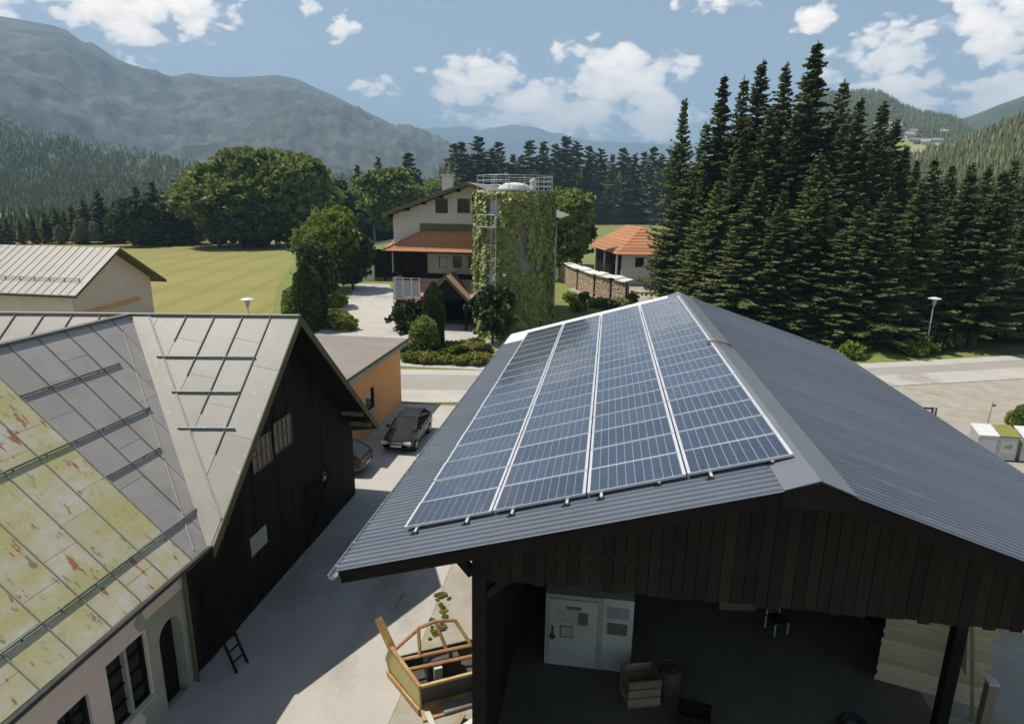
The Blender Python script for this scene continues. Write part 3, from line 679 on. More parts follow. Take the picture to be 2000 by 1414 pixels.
m.build('door_surround', 'plaster_old', farm)
m = MB(); m.box((WXB-.3,2.98,3.05),(WXB,4.47,zt))
m.build('wing_wall', 'plaster_pink', farm)
poly = [(2.3,.02),(2.55,.6),(2.4,.95),(2.62,1.0),(2.92,1.0),(2.92,2.85),(2.72,2.9),(2.6,3.2),(2.85,3.45),(3.2,3.38),(3.3,3.15),(3.1,3.05),(2.975,3.0),(2.975,.02)]
MB().prism([(WXB+.001,y,z) for y, z in poly if y <= 2.98], (.009,0,0)).build('plaster_patch', 'plaster_old', farm)
window(farm, 'x', WXB, 1.65, 2.87, 1.02, 2.82, 1, bars=3, frame='wood_dark', fw=.05, mull=1)
MB().box((WXB-.14,2.2,1.03),(WXB-.02,2.28,2.81)).build('mullion', 'plaster_old', farm)
window(farm, 'x', WXB, .32, 1.12, 1.15, 2.62, 1, bars=3)
window(farm, 'x', WXB, -1.9, -.7, 1.1, 2.7, 1, bars=3); window(farm, 'x', WXB, -5, -3.8, 1.1, 2.7, 1, bars=3)
MB().box((WXB-.34,3.28,.02),(WXB-.28,4.12,2.6)).build('door', 'wood_black', farm)
MB().box((WXB,2.75,.02),(WXB+.5,4.3,.17)).build('door_step', 'paving', farm)
# boarded gable towards the alley
GXW = -14.0; y = 4.5
def ztop(y): return (zA(GXW,y) if y < yr(GXW) else zA2(GXW,y))-.18
while y < 16.2:
    y1 = min(y+.235, 16.2); dx = rnd.uniform(0,.02)
    MB().prism([(GXW+dx,y,.03),(GXW+dx,y1,.03),(GXW+dx,y1,ztop(y1)),(GXW+dx,y,ztop(y))] if not y < yr(GXW) < y1 else [(GXW+dx,y,.03),(GXW+dx,y1,.03),(GXW+dx,y1,ztop(y1)),(GXW+dx,yr(GXW),ztop(yr(GXW))),(GXW+dx,y,ztop(y))], (-.03,0,0)).build('gable_board', 'wood_dark', farm)
    y += .25
MB().box((GXW-.4,4.5,.02),(GXW-.06,16.2,3.0)).build('gable_wall', 'wood_black', farm)
for y0, y1, z0, z1 in ((8.3,9.45,4.5,5.5),(9.68,10.85,4.6,5.66)):
    wn = MB().box((GXW+.02,y0,z0),(GXW+.035,y1,z1)).build('window', 'glass_dark', farm)
    m = MB()
    for i in range(5):
        yy = y0+(y1-y0)*i/4; m.box((GXW+.036,yy-.016,z0),(GXW+.06,yy+.016,z1))
    for zz in (z0, (z0+z1)/2, z1): m.box((GXW+.036,y0,zz-.02),(GXW+.055,y1,zz+.02))
    m.build('window_frame', 'wood_mid', wn)
MB().box((GXW+.022,7.78,1.86),(GXW+.04,8.74,2.5)).build('notice_board', 'paper', farm)
for y0, y1, z1 in ((11.4,13.5,2.6),(5.2,6.8,2.7)):
    d = MB().box((GXW+.022,y0,.05),(GXW+.05,y1,z1)).build('barn_door', 'wood_black', farm)
    MB().bar((GXW+.06,y0,.4),(GXW+.06,y1,z1-.4),.12,.03).bar((GXW+.06,y0,z1-.25),(GXW+.06,y1,z1-.25),.14,.03).build('door_brace', 'wood_dark', d)
MB().box((GXW+.06,13.0,2.1),(GXW+.075,13.25,2.42)).build('notice', 'paper', farm)
for yy in (16.0, 15.2, 5.4): MB().bar((-15.2,yy,(zA2 if yy>10 else zA)(-13,yy)-.42),(-13.06,yy,(zA2 if yy>10 else zA)(-13,yy)-.42),.14,.18).build('purlin', 'wood_mid', farm)
MB().box((-23,-12.8,.02),(-22.8,16,3.6)).box((-22.8,-12.9,.02),(WXB-.31,-12.7,4.4)).box((-30,15.9,.02),(GXW-.41,16.15,3.1)).build('rear_wall', 'plaster_pink', farm)

# ladder leaning by the corner
ld = thing('ladder', 'grey wooden ladder leaning on the dark boarded gable', 'ladder', (-12.9,5.1,0))
a, b = Vector((-12.95,4.95,.02)), Vector((-13.9,5.15,2.35)); sd_ = Vector((.08,.42,0))
MB().bar(a,b,.05,.07).build('rail','wood_dark',ld); MB().bar(a+sd_,b+sd_,.05,.07).build('rail','wood_dark',ld)
for i in range(1,8):
    p = a.lerp(b,i/8); MB().bar(p,p+sd_,.035,.05).build('rung','wood_dark',ld)

# ------------------------------------------------------------------ orange garage
gar = thing('garage', 'orange plastered garage with flat brown roof behind the boarded gable', 'garage', (-19, 24.5, 0))
gx0, gx1, gy0, gy1, gz = -22.1, -16.1, 20.6, 29.3, 3.95
m = MB()
for a0,a1,z0,z1 in wall_rects(gy0, gy1, .03, gz, [(23.2,24.5,1.35,2.6)]): m.box((gx1-.25,a0,z0),(gx1,a1,z1))
m.box((gx0,gy0,.03),(gx1-.25,gy0+.25,gz)).box((gx0,gy1-.25,.03),(gx1-.25,gy1,gz)).box((gx0,gy0+.25,.03),(gx0+.25,gy1-.25,gz)).build('wall', 'plaster_orange', gar)
window(gar, 'x', gx1, 23.2, 24.5, 1.35, 2.6, 1, mull=0, depth=.08)
r_ = MB().box((gx0-.3,19.3,gz+.14),(gx1+.4,gy1+.5,gz+.32)).build('roof', 'felt_roof', gar)
MB().box((gx1+.403,19.25,gz+.2),(gx1+.45,gy1+.55,gz+.36)).build('roof_edge', 'green_wood', gar)
MB().box((gx1+.05,19.35,gz-.06),(gx1+.36,gy1+.4,gz+.137)).build('fascia', 'trim_grey', gar)

# ------------------------------------------------------------------ far-left house
hc = thing('field_house', 'pink plastered house with pale seamed metal roof standing beside the hay field', 'house', (-60, 45.6, 0))
ry, rz_, e0, e1 = 45.6, 8.15, 39.7, 51.5; k1, k2 = (rz_-4.45)/(ry-e0), (rz_-4.45)/(e1-ry); xe = -48.7
zc = lambda x, y: rz_-(ry-y)*k1 if y < ry else rz_-(y-ry)*k2
x = xe; i = 0
while x > -80:
    slab('roof_sheet', [(x-.83,e0),(x-.01,e0),(x-.01,ry),(x-.83,ry)], lambda a,b: rz_-(ry-b)*k1, 0, .03, 'sheet_beige', hc)
    MB().bar((x,e0+.02,zc(0,e0+.02)+.04),(x,ry,rz_+.04),.04,.06).build('seam', 'seam_dark', hc); x -= .84
slab('roof_sheet', [(-80,ry),(xe,ry),(xe,e1),(-80,e1)], lambda a,b: rz_-(b-ry)*k2, 0, .03, 'sheet_beige', hc)
slab('roof_deck', [(-80,e0),(xe-.01,e0),(xe-.01,ry),(-80,ry)], lambda a,b: rz_-(ry-b)*k1, -.2, -.003, 'green_wood', hc)
slab('roof_deck', [(-80,ry),(xe-.01,ry),(xe-.01,e1),(-80,e1)], lambda a,b: rz_-(b-ry)*k2, -.2, -.003, 'green_wood', hc)
MB().prism([(-49.9,40.5,.02),(-49.9,50.6,.02),(-49.9,50.6,zc(0,50.6)-.21),(-49.9,ry,rz_-.21),(-49.9,40.5,zc(0,40.5)-.21)], (-29,0,0)).build('wall', 'plaster_pink', hc)
pa, pb = GX(165,611,-49.8), GX(274,582,-49.8)
MB().bar(pa, pb, .12, .3).build('verge_board', 'plaster_orange', hc)
m = MB().bar((-79,41.2,zc(0,41.2)+.35),(-49.4,41.2,zc(0,41.2)+.35),.05).bar((-79,41.2,zc(0,41.2)+.18),(-49.4,41.2,zc(0,41.2)+.18),.05)
for i in range(20): m.bar((-49.5-i*1.5,41.2,zc(0,41.2)),(-49.5-i*1.5,41.2,zc(0,41.2)+.4),.06)
m.build('snow_guard', 'rail_metal', hc)
MB().path([(-80,e0-.05,4.42),(xe+.05,e0-.05,4.42)], .09, 8).build('gutter', 'gutter_dark', hc)

# ------------------------------------------------------------------ the house beyond the road
YH = 57.4
ho = thing('alpine_house', 'tall white alpine house with orange tile skirts and dark timber beside the overgrown silo', 'house', (-19, YH, 0))
def F(px, py, Y=YH): p = GY(px, py, Y); return p.x, p.z
xl = F(770,500)[0]; xr = -9.6; xk, zk = F(912,356, YH-1.4); ze = F(745,418,YH-1.4); tan_r = (zk-ze[1])/(xk-ze[0])
zroof = lambda x: zk-abs(x-xk)*tan_r-.38
# upper facade with real openings
wins = []
for (a,b,t,bt) in ((850,875,388,417),(893,918,388,417)):
    x0, z1 = F(a,t); x1, z0 = F(b,bt); wins.append((x0,x1,z0,z1))
zmid = F(850,470)[1]; zlow = zroof(xl)-.02
m = MB()
for a0,a1,z0,z1 in wall_rects(xl, xr, zmid-1.0, zlow, wins): m.box((a0,YH,z0),(a1,YH+.35,z1))
m.build('upper_wall', 'plaster_white', ho)
m = MB()
xs = sorted({xl, xk, xr, *[w_[0] for w_ in wins], *[w_[1] for w_ in wins]})
for x0, x1 in zip(xs, xs[1:]):
    zb = zlow
    for w_ in wins:
        if w_[0] <= x0+1e-4 and w_[1] >= x1-1e-4: zb = max(zb, w_[3])
    m.prism([(x0,YH+.001,zb),(x1,YH+.001,zb),(x1,YH+.001,max(zb+.01,zroof(x1))),(x0,YH+.001,max(zb+.01,zroof(x0)))], (0,.34,0))
m.build('gable_wall', 'plaster_white', ho)
for w_ in wins: window(ho, 'y', YH, *w_, -1, frame='green_wood', mull=1, depth=.15)
MB().box((xl,YH+.36,.02),(xl+.35,YH+14,zlow)).box((xr-.35,YH+.36,.02),(xr,YH+14,zroof(xr))).box((xl+.36,YH+13.6,.02),(xr-.36,YH+14,zlow)).build('side_wall', 'plaster_white', ho)
for sg in (-1, 1):
    xe_ = ze[0] if sg < 0 else xr+1.5
    a = [(xk,YH-1.5,zk-.02),(xe_,YH-1.5,zk-.02-abs(xe_-xk)*tan_r)]
    rf = MB().prism([(xk,YH-1.5,zk-.02),(xe_,YH-1.5,a[1][2]),(xe_,YH-1.5,a[1][2]-.3),(xk,YH-1.5,zk-.32)], (0,16.8,0)).build('roof', 'green_wood', ho)
    MB().prism([(xk,YH-1.52,zk+.03),(xe_,YH-1.52,a[1][2]+.03),(xe_,YH-1.52,a[1][2]-.015),(xk,YH-1.52,zk-.015)], (0,16.9,0)).build('roof_covering', 'felt_roof', rf)
    for i in range(5):
        t = .12+.2*i; MB().bar((xk+(xe_-xk)*t,YH-1.45,zk-.45-abs(xe_-xk)*t*tan_r),(xk+(xe_-xk)*t,YH+.1,zk-.45-abs(xe_-xk)*t*tan_r),.18,.24).build('rafter_end', 'wood_dark', rf)
cx0, _ = F(863,352,YH+3); cx1, zc1 = F(882,341,YH+3)
ch = MB().box((cx0,YH+3,zk-1.6),(cx1,YH+4,zc1-.18)).build('chimney', 'plaster_white', ho)
MB().box((cx0-.15,YH+2.85,zc1-.15),(cx1+.15,YH+4.15,zc1)).build('chimney_cap', 'coping', ch)
# skirt roofs with tile courses
def skirt(y_out, z_out, z_in, x0o, x1o, x0i, x1i, mat, n=7):
    root = MB().add([(x0o,y_out,z_out-.1),(x1o,y_out,z_out-.1),(x1i,YH-.02,z_in-.1),(x0i,YH-.02,z_in-.1)], [(0,3,2,1)]).add([(x0o,y_out,z_out-.14),(x1o,y_out,z_out-.14),(x1o,y_out,z_out),(x0o,y_out,z_out)], [(0,1,2,3)]).build('skirt_roof', 'wood_dark', ho)
    for i in range(n):
        t0, t1 = i/n, (i+1)/n+.02
        g = lambda t, h: [(x0o+(x0i-x0o)*t, y_out+(YH-.03-y_out)*t, z_out+(z_in-z_out)*t+h), (x1o+(x1i-x1o)*t, y_out+(YH-.03-y_out)*t, z_out+(z_in-z_out)*t+h)]
        a, b = g(t0,.05), g(min(t1,1),.012); c = g(t0,-.02)
        o = MB().add(a+b+c, [(0,1,3,2),(4,5,1,0)]).build('tile_course', mat, root)
    if x0o < x0i-.3:
        MB().bar((x0o,y_out,z_out+.06),(x0i,YH,z_in+.06),.18,.1).build('hip_tiles', 'tile_orange', root)
    return root
zo1 = F(745,490,YH-2.0)[1]; zi1 = F(830,451)[1]
sk = skirt(YH-2.0, zo1, zi1, F(745,490,YH-2)[0], -13.2, F(828,451)[0], -13.2, 'tile_orange')
MB().add([(F(745,490,YH-2)[0],YH-2,zo1-.05),(F(828,451)[0],YH,zi1-.05),(xl-.9,YH+6,zi1-.4),(xl-1.6,YH+6,zo1)], [(0,1,2,3)]).build('hip_face', 'tile_orange', sk)
MB().box((F(828,451)[0]-.4,YH-.12,zi1+.03),(-13.2,YH-.002,zi1+.75)).build('beam', 'green_wood', ho)
# middle floor
zf1 = F(800,540)[1]; zf1t = zo1+.55
xm = F(835,510)[0]; mw = []
for (a,b,t,bt) in ((857,873,500,524),(885,902,500,524),(915,934,500,526)):
    x0, z1 = F(a,t); x1, z0 = F(b,bt); mw.append((x0,x1,z0,z1))
m = MB()
for a0,a1,z0,z1 in wall_rects(xm, xr, zf1+.4, zmid-1.0, mw): m.box((a0,YH-.001,z0),(a1,YH+.3,z1))
m.build('middle_wall', 'plaster_beige', ho)
for i, w_ in enumerate(mw): window(ho, 'y', YH, *w_, -1, glass='glass_pale' if i == 0 else 'glass_dark', frame='green_wood', mull=0, depth=.1)
x = xl
while x < xm:
    MB().box((x,YH-.03-rnd.uniform(0,.03),zf1+.4),(min(x+.29,xm),YH+.2,zmid-1.0)).build('timber_board', 'wood_dark', ho); x += .3
MB().box((xl-.2,YH-.3,zf1-.1),(-13,YH-.01,zf1+.38)).build('beam', 'wood_black', ho)
# lower skirt roof, balcony, porch
zo2 = F(880,582,YH-2.6)[1]; zi2 = F(880,543)[1]; xb = F(822,560)[0]
skirt(YH-2.6, zo2, zi2, F(822,582,YH-2.6)[0], -14.0, xb, -13.4, 'tile_pink', 6)
bx0, bz0 = F(772,580,YH-2.6); bx1 = F(820,580,YH-2.6)[0]; bz1 = F(772,542,YH-2.6)[1]
bal = MB().box((bx0-.1,YH-2.7,bz0-.25),(bx1+.1,YH-.05,bz0-.02)).build('balcony', 'tile_pink', ho)
for i in range(4): MB().box((bx0+(bx1-bx0)*i/3-.05,YH-2.62,bz0-.02),(bx0+(bx1-bx0)*i/3+.05,YH-2.52,bz1)).build('railing_post', 'plaster_pink', bal)
for i in range(3): MB().box((bx0+(bx1-bx0)*i/3+.07,YH-2.59,bz0+.1),(bx0+(bx1-bx0)*(i+1)/3-.07,YH-2.56,bz1-.35)).build('railing_pane', 'glass_pale', bal)
for zz in (bz1-.05, bz1-.3, bz0+.06): MB().box((bx0-.05,YH-2.6,zz-.03),(bx1+.05,YH-2.54,zz+.03)).build('handrail', 'galv', bal)
MB().prism([(bx0-.05,YH-.05,bz1),(bx0-.05,YH-2.6,bz1),(bx0-.05,YH-2.6,bz0),(bx0-.05,YH-.05,bz0)], (.06,0,0)).build('side_railing', 'plaster_pink', bal)
YP = YH-4.2
ax, azp = F(869,539,YP); fx0, fz0 = F(826,584,YP); fx1 = F(914,584,YP)[0]
po = MB().prism([(ax,YP,azp),(fx0,YP,fz0),(fx0,YP,fz0-.2),(ax,YP,azp-.28)], (0,4.0,0)).build('porch_roof', 'tile_pink', ho)
MB().prism([(ax,YP+.001,azp),(fx1,YP+.001,fz0),(fx1,YP+.001,fz0-.2),(ax,YP+.001,azp-.28)], (0,4.0,0)).build('porch_slope', 'tile_pink', po)
MB().bar((ax,YP-.03,azp-.05),(fx0,YP-.03,fz0-.05),.07,.26).bar((ax,YP-.03,azp-.05),(fx1,YP-.03,fz0-.05),.07,.26).build('barge_board', 'green_wood', po)
MB().prism([(ax,YP+.8,azp-.3),(fx0+.3,YP+.8,fz0-.1),(fx1-.3,YP+.8,fz0-.1)], (0,.05,0)).build('porch_gable', 'wood_black', po)
for px_ in (fx0+.3, fx1-.3): MB().box((px_-.12,YP+.3,.04),(px_+.12,YP+.55,fz0-.1)).build('porch_post', 'wood_black', ho)
m = MB()
for a0,a1,z0,z1 in wall_rects(xl, xr, .03, zf1-.1, [(F(868,600)[0],-15.2,.03,2.9),(F(790,600)[0],F(812,600)[0],1.0,2.6)]): m.box((a0,YH+.002,z0),(a1,YH+.3,z1))
m.build('lower_wall', 'wood_dark', ho)
MB().box((F(868,600)[0]-.2,YH+3,.03),(-15,YH+3.2,3.0)).box((F(868,600)[0]-.3,YH+.31,3.0),(-15,YH+3.2,3.1)).build('carport_recess', 'wood_black', ho)
window(ho, 'y', YH, F(790,600)[0], F(812,600)[0], 1.0, 2.6, -1, frame='white_paint', mull=1, depth=.08)
MB().box((-16.0,YH-2.4,.03),(-15.7,YH-2.1,zo2-.15)).build('porch_post', 'white_paint', ho)
MB().path([(xl-.15,YH-.1,.05),(xl-.15,YH-.1,zmid)], .07).build('downpipe', 'galv', ho)

# carport behind the drive
cp = thing('carport', 'open dark carport with thin pale sloping roof at the end of the drive', 'carport', (-38, 92, 0))
YC = 90.0
a, b = GY(678,490,YC), GY(748,474,YC)
MB().prism([(a.x,YC,a.z),(b.x+3,YC,b.z+.5),(b.x+3,YC,b.z+.85),(a.x,YC,a.z+.3)], (0,6,0)).build('roof', 'coping', cp)
for xx in (a.x+.6, a.x+3.2, b.x): MB().box((xx-.12,YC+.4,.02),(xx+.12,YC+.65,a.z+(xx-a.x)*.1)).build('post', 'wood_black', cp)
MB().box((a.x+.3,YC+5.4,.02),(b.x+3,YC+5.6,a.z-.05)).build('rear_wall', 'wood_black', cp)
p0, p1 = GY(707,548,YC-.3), GY(731,517,YC-.3)
wb = thing('garage_door_panel', 'pale grey upright panel standing in the carport opening', 'panel', ((p0.x+p1.x)/2,YC-.3,0))
MB().box((p0.x,YC-.3,max(.05,p0.z)),(p1.x,YC-.22,p1.z)).build('board', 'white_paint', wb)
m = MB()
for q in ((p0.x-.08,p0.x-.003),(p1.x+.003,p1.x+.08)): m.box((q[0],YC-.32,.02),(q[1],YC-.2,p1.z+.05))
m.build('frame', 'wood_dark', wb)

# ------------------------------------------------------------------ ivy covered silo
SX, SY, SR, SH = -12.35, 53.6, 3.62, 13.6
si = thing('silo', 'round concrete silo tower overgrown with ivy, railing on top and ladder cage', 'silo', (SX, SY, 0))
MB().lathe((SX,SY,0), [(SR,.02),(SR,SH),(SR+.12,SH+.02),(SR+.12,SH+.3),(SR,SH+.32),(0.01,SH+.45)], 40).build('tower', 'silo_wall', si, smooth=False)
MB().lathe((SX,SY,SH+.45), [(1.6,0),(1.5,.3),(.9,.55),(.01,.62)], 20).build('hatch_dome', 'white_paint', si)
MB().lathe((SX+1.9,SY-1.0,SH+.42), [(.3,0),(.3,.7),(.36,.72),(.3,.95),(.01,1.0)], 12).build('vent', 'white_paint', si)
for i in range(16):
    t = 2*math.pi*i/16; x, y = SX+(SR+.0)*math.cos(t), SY+SR*math.sin(t); MB().tube((x,y,SH+.3),(x,y,SH+1.65),.035,.035,6).build('railing_post', 'galv', si)
for hh in (.75, 1.2, 1.65):
    MB().path([(SX+SR*math.cos(2*math.pi*i/32), SY+SR*math.sin(2*math.pi*i/32), SH+hh) for i in range(33)], .028, 5).build('railing', 'galv', si)
la = math.atan2(-1,-.33); lxn, lyn = math.cos(la), math.sin(la)
lx0, ly0 = SX+(SR+.62)*lxn, SY+(SR+.62)*lyn; tx, ty = -lyn, lxn
for s_ in (-.25,.25): MB().tube((lx0+tx*s_,ly0+ty*s_,1.5),(lx0+tx*s_,ly0+ty*s_,SH+1.6),.03,.03,6).build('ladder_rail', 'galv', si)
for i in range(44): z = 1.8+i*.3; MB().bar((lx0-tx*.25,ly0-ty*.25,z),(lx0+tx*.25,ly0+ty*.25,z),.025).build('ladder_rung', 'galv', si)
for i in range(8):
    z = 3.4+i*1.4; pts = [(lx0+lxn*.35+math.cos(la+t)*.38, ly0+lyn*.35+math.sin(la+t)*.38, z) for t in [R(-120+30*k) for k in range(9)]]
    MB().path(pts, .02, 4).build('cage_hoop', 'galv', si)
for (ang, z, w_) in ((-2.05,10.6,.55),(-2.25,4.2,.6)):      # small platforms
    x, y = SX+(SR+.45)*math.cos(ang), SY+(SR+.45)*math.sin(ang)
    M = Matrix.Translation((x,y,z)) @ Matrix.Rotation(ang,4,'Z')
    pf = MB().box((-.55,-1.1,-.05),(.4,1.1,.05), M).build('platform', 'galv', si)
    m = MB()
    for q in (-1.05,0,1.05): m.tube(M@Vector((.38,q,.05)),M@Vector((.38,q,1.1)),.025,.025,5)
    m.tube(M@Vector((.38,-1.05,1.1)),M@Vector((.38,1.05,1.1)),.025,.025,5); m.build('platform_railing', 'galv', pf)
for (ang, z, hh, w_) in ((-1.95,11.6,1.5,1.3),(-2.02,4.6,2.3,.9),(-1.15,11.6,.9,1.1)):
    M = Matrix.Translation((SX+(SR+.02)*math.cos(ang),SY+(SR+.02)*math.sin(ang),z)) @ Matrix.Rotation(ang,4,'Z')
    MB().box((-.15,-w_/2,0),(.06,w_/2,hh),M).build('hatch', 'glass_pale', si)
MB().tube((SX+SR*math.cos(-.5)+.1,SY+SR*math.sin(-.5)-.05,.02),(SX+SR*math.cos(-.5)+.1,SY+SR*math.sin(-.5)-.05,SH),.07).build('downpipe', 'rail_metal', si)
rg = np.random.default_rng(4)
def ivy(n, a0, a1, mat, z0, z1, lab, thresh, size):
    a = rg.uniform(a0,a1,n*2); z = rg.uniform(z0,z1,n*2)
    keep = np.array([noise.noise(Vector((math.cos(x)*2.6, math.sin(x)*2.6, y*.38)))+.35*noise.noise(Vector((math.cos(x)*9,math.sin(x)*9,y*1.3))) > thresh for x, y in zip(a,z)])
    # keep the hatches free
    for (ang, zz, hh, w_) in ((-1.95,11.6,1.5,1.3),(-2.02,4.6,2.3,.9)): keep &= ~((np.abs(a-ang) < w_/2/SR) & (z > zz) & (z < zz+hh))
    a, z = a[keep], z[keep]; m_ = len(a); rr = SR+.05+rg.uniform(0,.5,m_)**1.8*(.5+np.array([noise.noise(Vector((math.cos(q)*5,math.sin(q)*5,zz*.8)))+.5 for q, zz in zip(a,z)]))
    nrm = np.stack([np.cos(a),np.sin(a),np.zeros(m_)],1); base = np.stack([SX+rr*np.cos(a),SY+rr*np.sin(a),z],1)
    tip = base + (np.stack([rg.normal(0,.35,m_),rg.normal(0,.35,m_),-np.abs(rg.normal(.8,.3,m_))],1)+nrm*.12)*size*rg.uniform(.7,1.4,m_)[:,None]
    tw = np.stack([-np.sin(a),np.cos(a),rg.normal(0,.3,m_)],1)+nrm*rg.normal(0,.15,m_)[:,None]
    me = cards('ivy', mat, base-np.array(si.location), tip-np.array(si.location), tw*size*rg.uniform(.6,1.2,m_)[:,None])
    o = inst('ivy', me, si); o['kind'] = 'stuff'
    o['label'] = lab
ivy(15000, R(-205), R(-122), 'ivy', 3.0, SH+.3, 'dense ivy leaves on the sunny side of the silo', -.38, .24)
ivy(19000, R(-122), R(20), 'ivy', .1, SH+.25, 'ivy leaves on the side of the silo facing the hall', -.30, .24)
ivy(4000, R(-205), R(-122), 'ivy', .1, 3.0, 'low ivy near the foot of the silo', -.3, .24)

# ------------------------------------------------------------------ barn with hipped roof, firewood stack
bn = thing('hipped_barn', 'small barn with orange hipped roof, dark boards and white end wall beside the spruces', 'barn', (-.9,95,0), R(14))
bw_, bl, bh = 9.0, 19.0, 5.3
L_ = lambda m, n, mt, p=bn: m.build(n, mt, p, local=True)
L_(MB().box((0,0,.02),(bw_,.3,bh)), 'end_wall', 'plaster_white')
y = .31
while y < bl: L_(MB().box((-rnd.uniform(.0,.03),y,.02),(.2,min(y+.48,bl),bh)), 'wall_board', 'wood_dark'); y += .5
L_(MB().box((.2,bl-.2,.02),(bw_,bl,bh)).box((bw_-.2,.3,.02),(bw_,bl-.2,bh)), 'rear_wall', 'wood_dark')
L_(MB().box((2.2,-.03,2.9),(3.6,.02,4.4)), 'window', 'glass_dark')
for yy in (-.1, 8.0, 15.0): L_(MB().box((-.95,yy,.02),(-.7,yy+.25,bh-.3)), 'post', 'white_paint')
e = 1.2; rp = [(-e,-e,bh-.35),(bw_+e,-e,bh-.35),(bw_+e,bl+e,bh-.35),(-e,bl+e,bh-.35),(bw_/2,4.6,bh+3.7),(bw_/2,bl-4.6,bh+3.7)]
rf = L_(MB().add(rp, [(0,1,2,3)]), 'roof', 'wood_black')
def tri_courses(poly, n):
    a, b, c, d = [Vector(p) for p in poly]               # a-b eave, c-d ridge (c over b)
    for i in range(n):
        t0, t1 = i/n, (i+1)/n; nrm = (b-a).cross(d-a).normalized()
        q = [a.lerp(d,t0)+nrm*.09, b.lerp(c,t0)+nrm*.09, b.lerp(c,min(1,t1+.015))+nrm*.03, a.lerp(d,min(1,t1+.015))+nrm*.03, a.lerp(d,t0)-nrm*.02, b.lerp(c,t0)-nrm*.02]
        L_(MB().add(q, [(0,1,2,3),(4,5,1,0)]), 'tile_course', 'tile_orange', rf)
tri_courses([rp[0],rp[1],rp[4],rp[4]], 9); tri_courses([rp[3],rp[0],rp[4],rp[5]], 9); tri_courses([rp[1],rp[2],rp[5],rp[4]], 9); tri_courses([rp[2],rp[3],rp[5],rp[5]], 9)

fwp = [(-.6,73.5),(-2.6,77.2),(-4.9,81.2),(-7.6,88),(-11.2,99)]
for i, ((xa,ya),(xb_,yb_)) in enumerate(zip(fwp, fwp[1:])):
    a, b = Vector((xa,ya,0)), Vector((xb_,yb_,0)); d = (b-a); ln = d.length; d.normalize(); nn = Vector((d.y,-d.x,0))
    if nn.y > 0: nn = -nn
    fs_ = thing('firewood_stack', ['firewood stack under white cover sheets nearest the hall roof','firewood stack under white sheets between two dark joints','firewood stack under white sheets, the middle of the row','firewood stack under white sheets running behind the silo'][i], 'firewood', a, 0, 'firewood stacks beside the silo')
    m = MB(); hh = 2.9
    for r_ in range(int(hh/.17)):
        n_ = int((ln-.35)/.19)
        for k in range(n_):
            p = a+d*(.2+k*.19+(.09 if r_%2 else 0))+Vector((0,0,.1+r_*.165)); q = rnd.uniform(.07,.1)
            m.tube(p-nn*.5, p+nn*rnd.uniform(.0,.12), q, q, 6)
    o = m.build('logs', 'log_ends', fs_); o['kind'] = 'stuff'
    for t in (0.0, ln-.12): MB().bar(a+d*t,a+d*t+Vector((0,0,hh+.15)),.12,.7).build('end_post','wood_black',fs_)
    for k in range(2):
        t0, t1 = ln*k/2, ln*(k+1)/2-.04; z = hh+.2+(k*.12)
        MB().prism([a+d*t0-nn*1.0+Vector((0,0,z+.25)),a+d*t1-nn*1.0+Vector((0,0,z+.25)),a+d*t1+nn*.35+Vector((0,0,z)),a+d*t0+nn*.35+Vector((0,0,z))],(0,0,.06)).build('cover_sheet','coping',fs_)
tr_ = thing('stone_trough', 'round pale stone trough beside the barn posts', 'trough', (-1.6,91.5,0))
MB().lathe((-1.6,91.5,0.02),[(.9,0),(1.1,.9),(1.15,1.0),(.95,1.0),(.85,.5),(.01,.45)],16).build('basin','coping',tr_); MB().lathe((-1.6,91.5,.47),[(.84,0),(.01,.06)],12).build('soil','machine_dark',tr_)
cr8 = thing('white_crate', 'white slatted crate on the grass behind the firewood', 'crate', (-11,103,0))
for i in range(6): MB().box((-13+i*.6,103,.03),(-12.5+i*.6,103.08,1.9)).build('slat','white_paint',cr8)
MB().box((-13.1,103.1,1.5),(-9.3,103.2,1.7)).box((-13.1,103.1,.3),(-9.3,103.2,.5)).build('crossbar','white_paint',cr8)

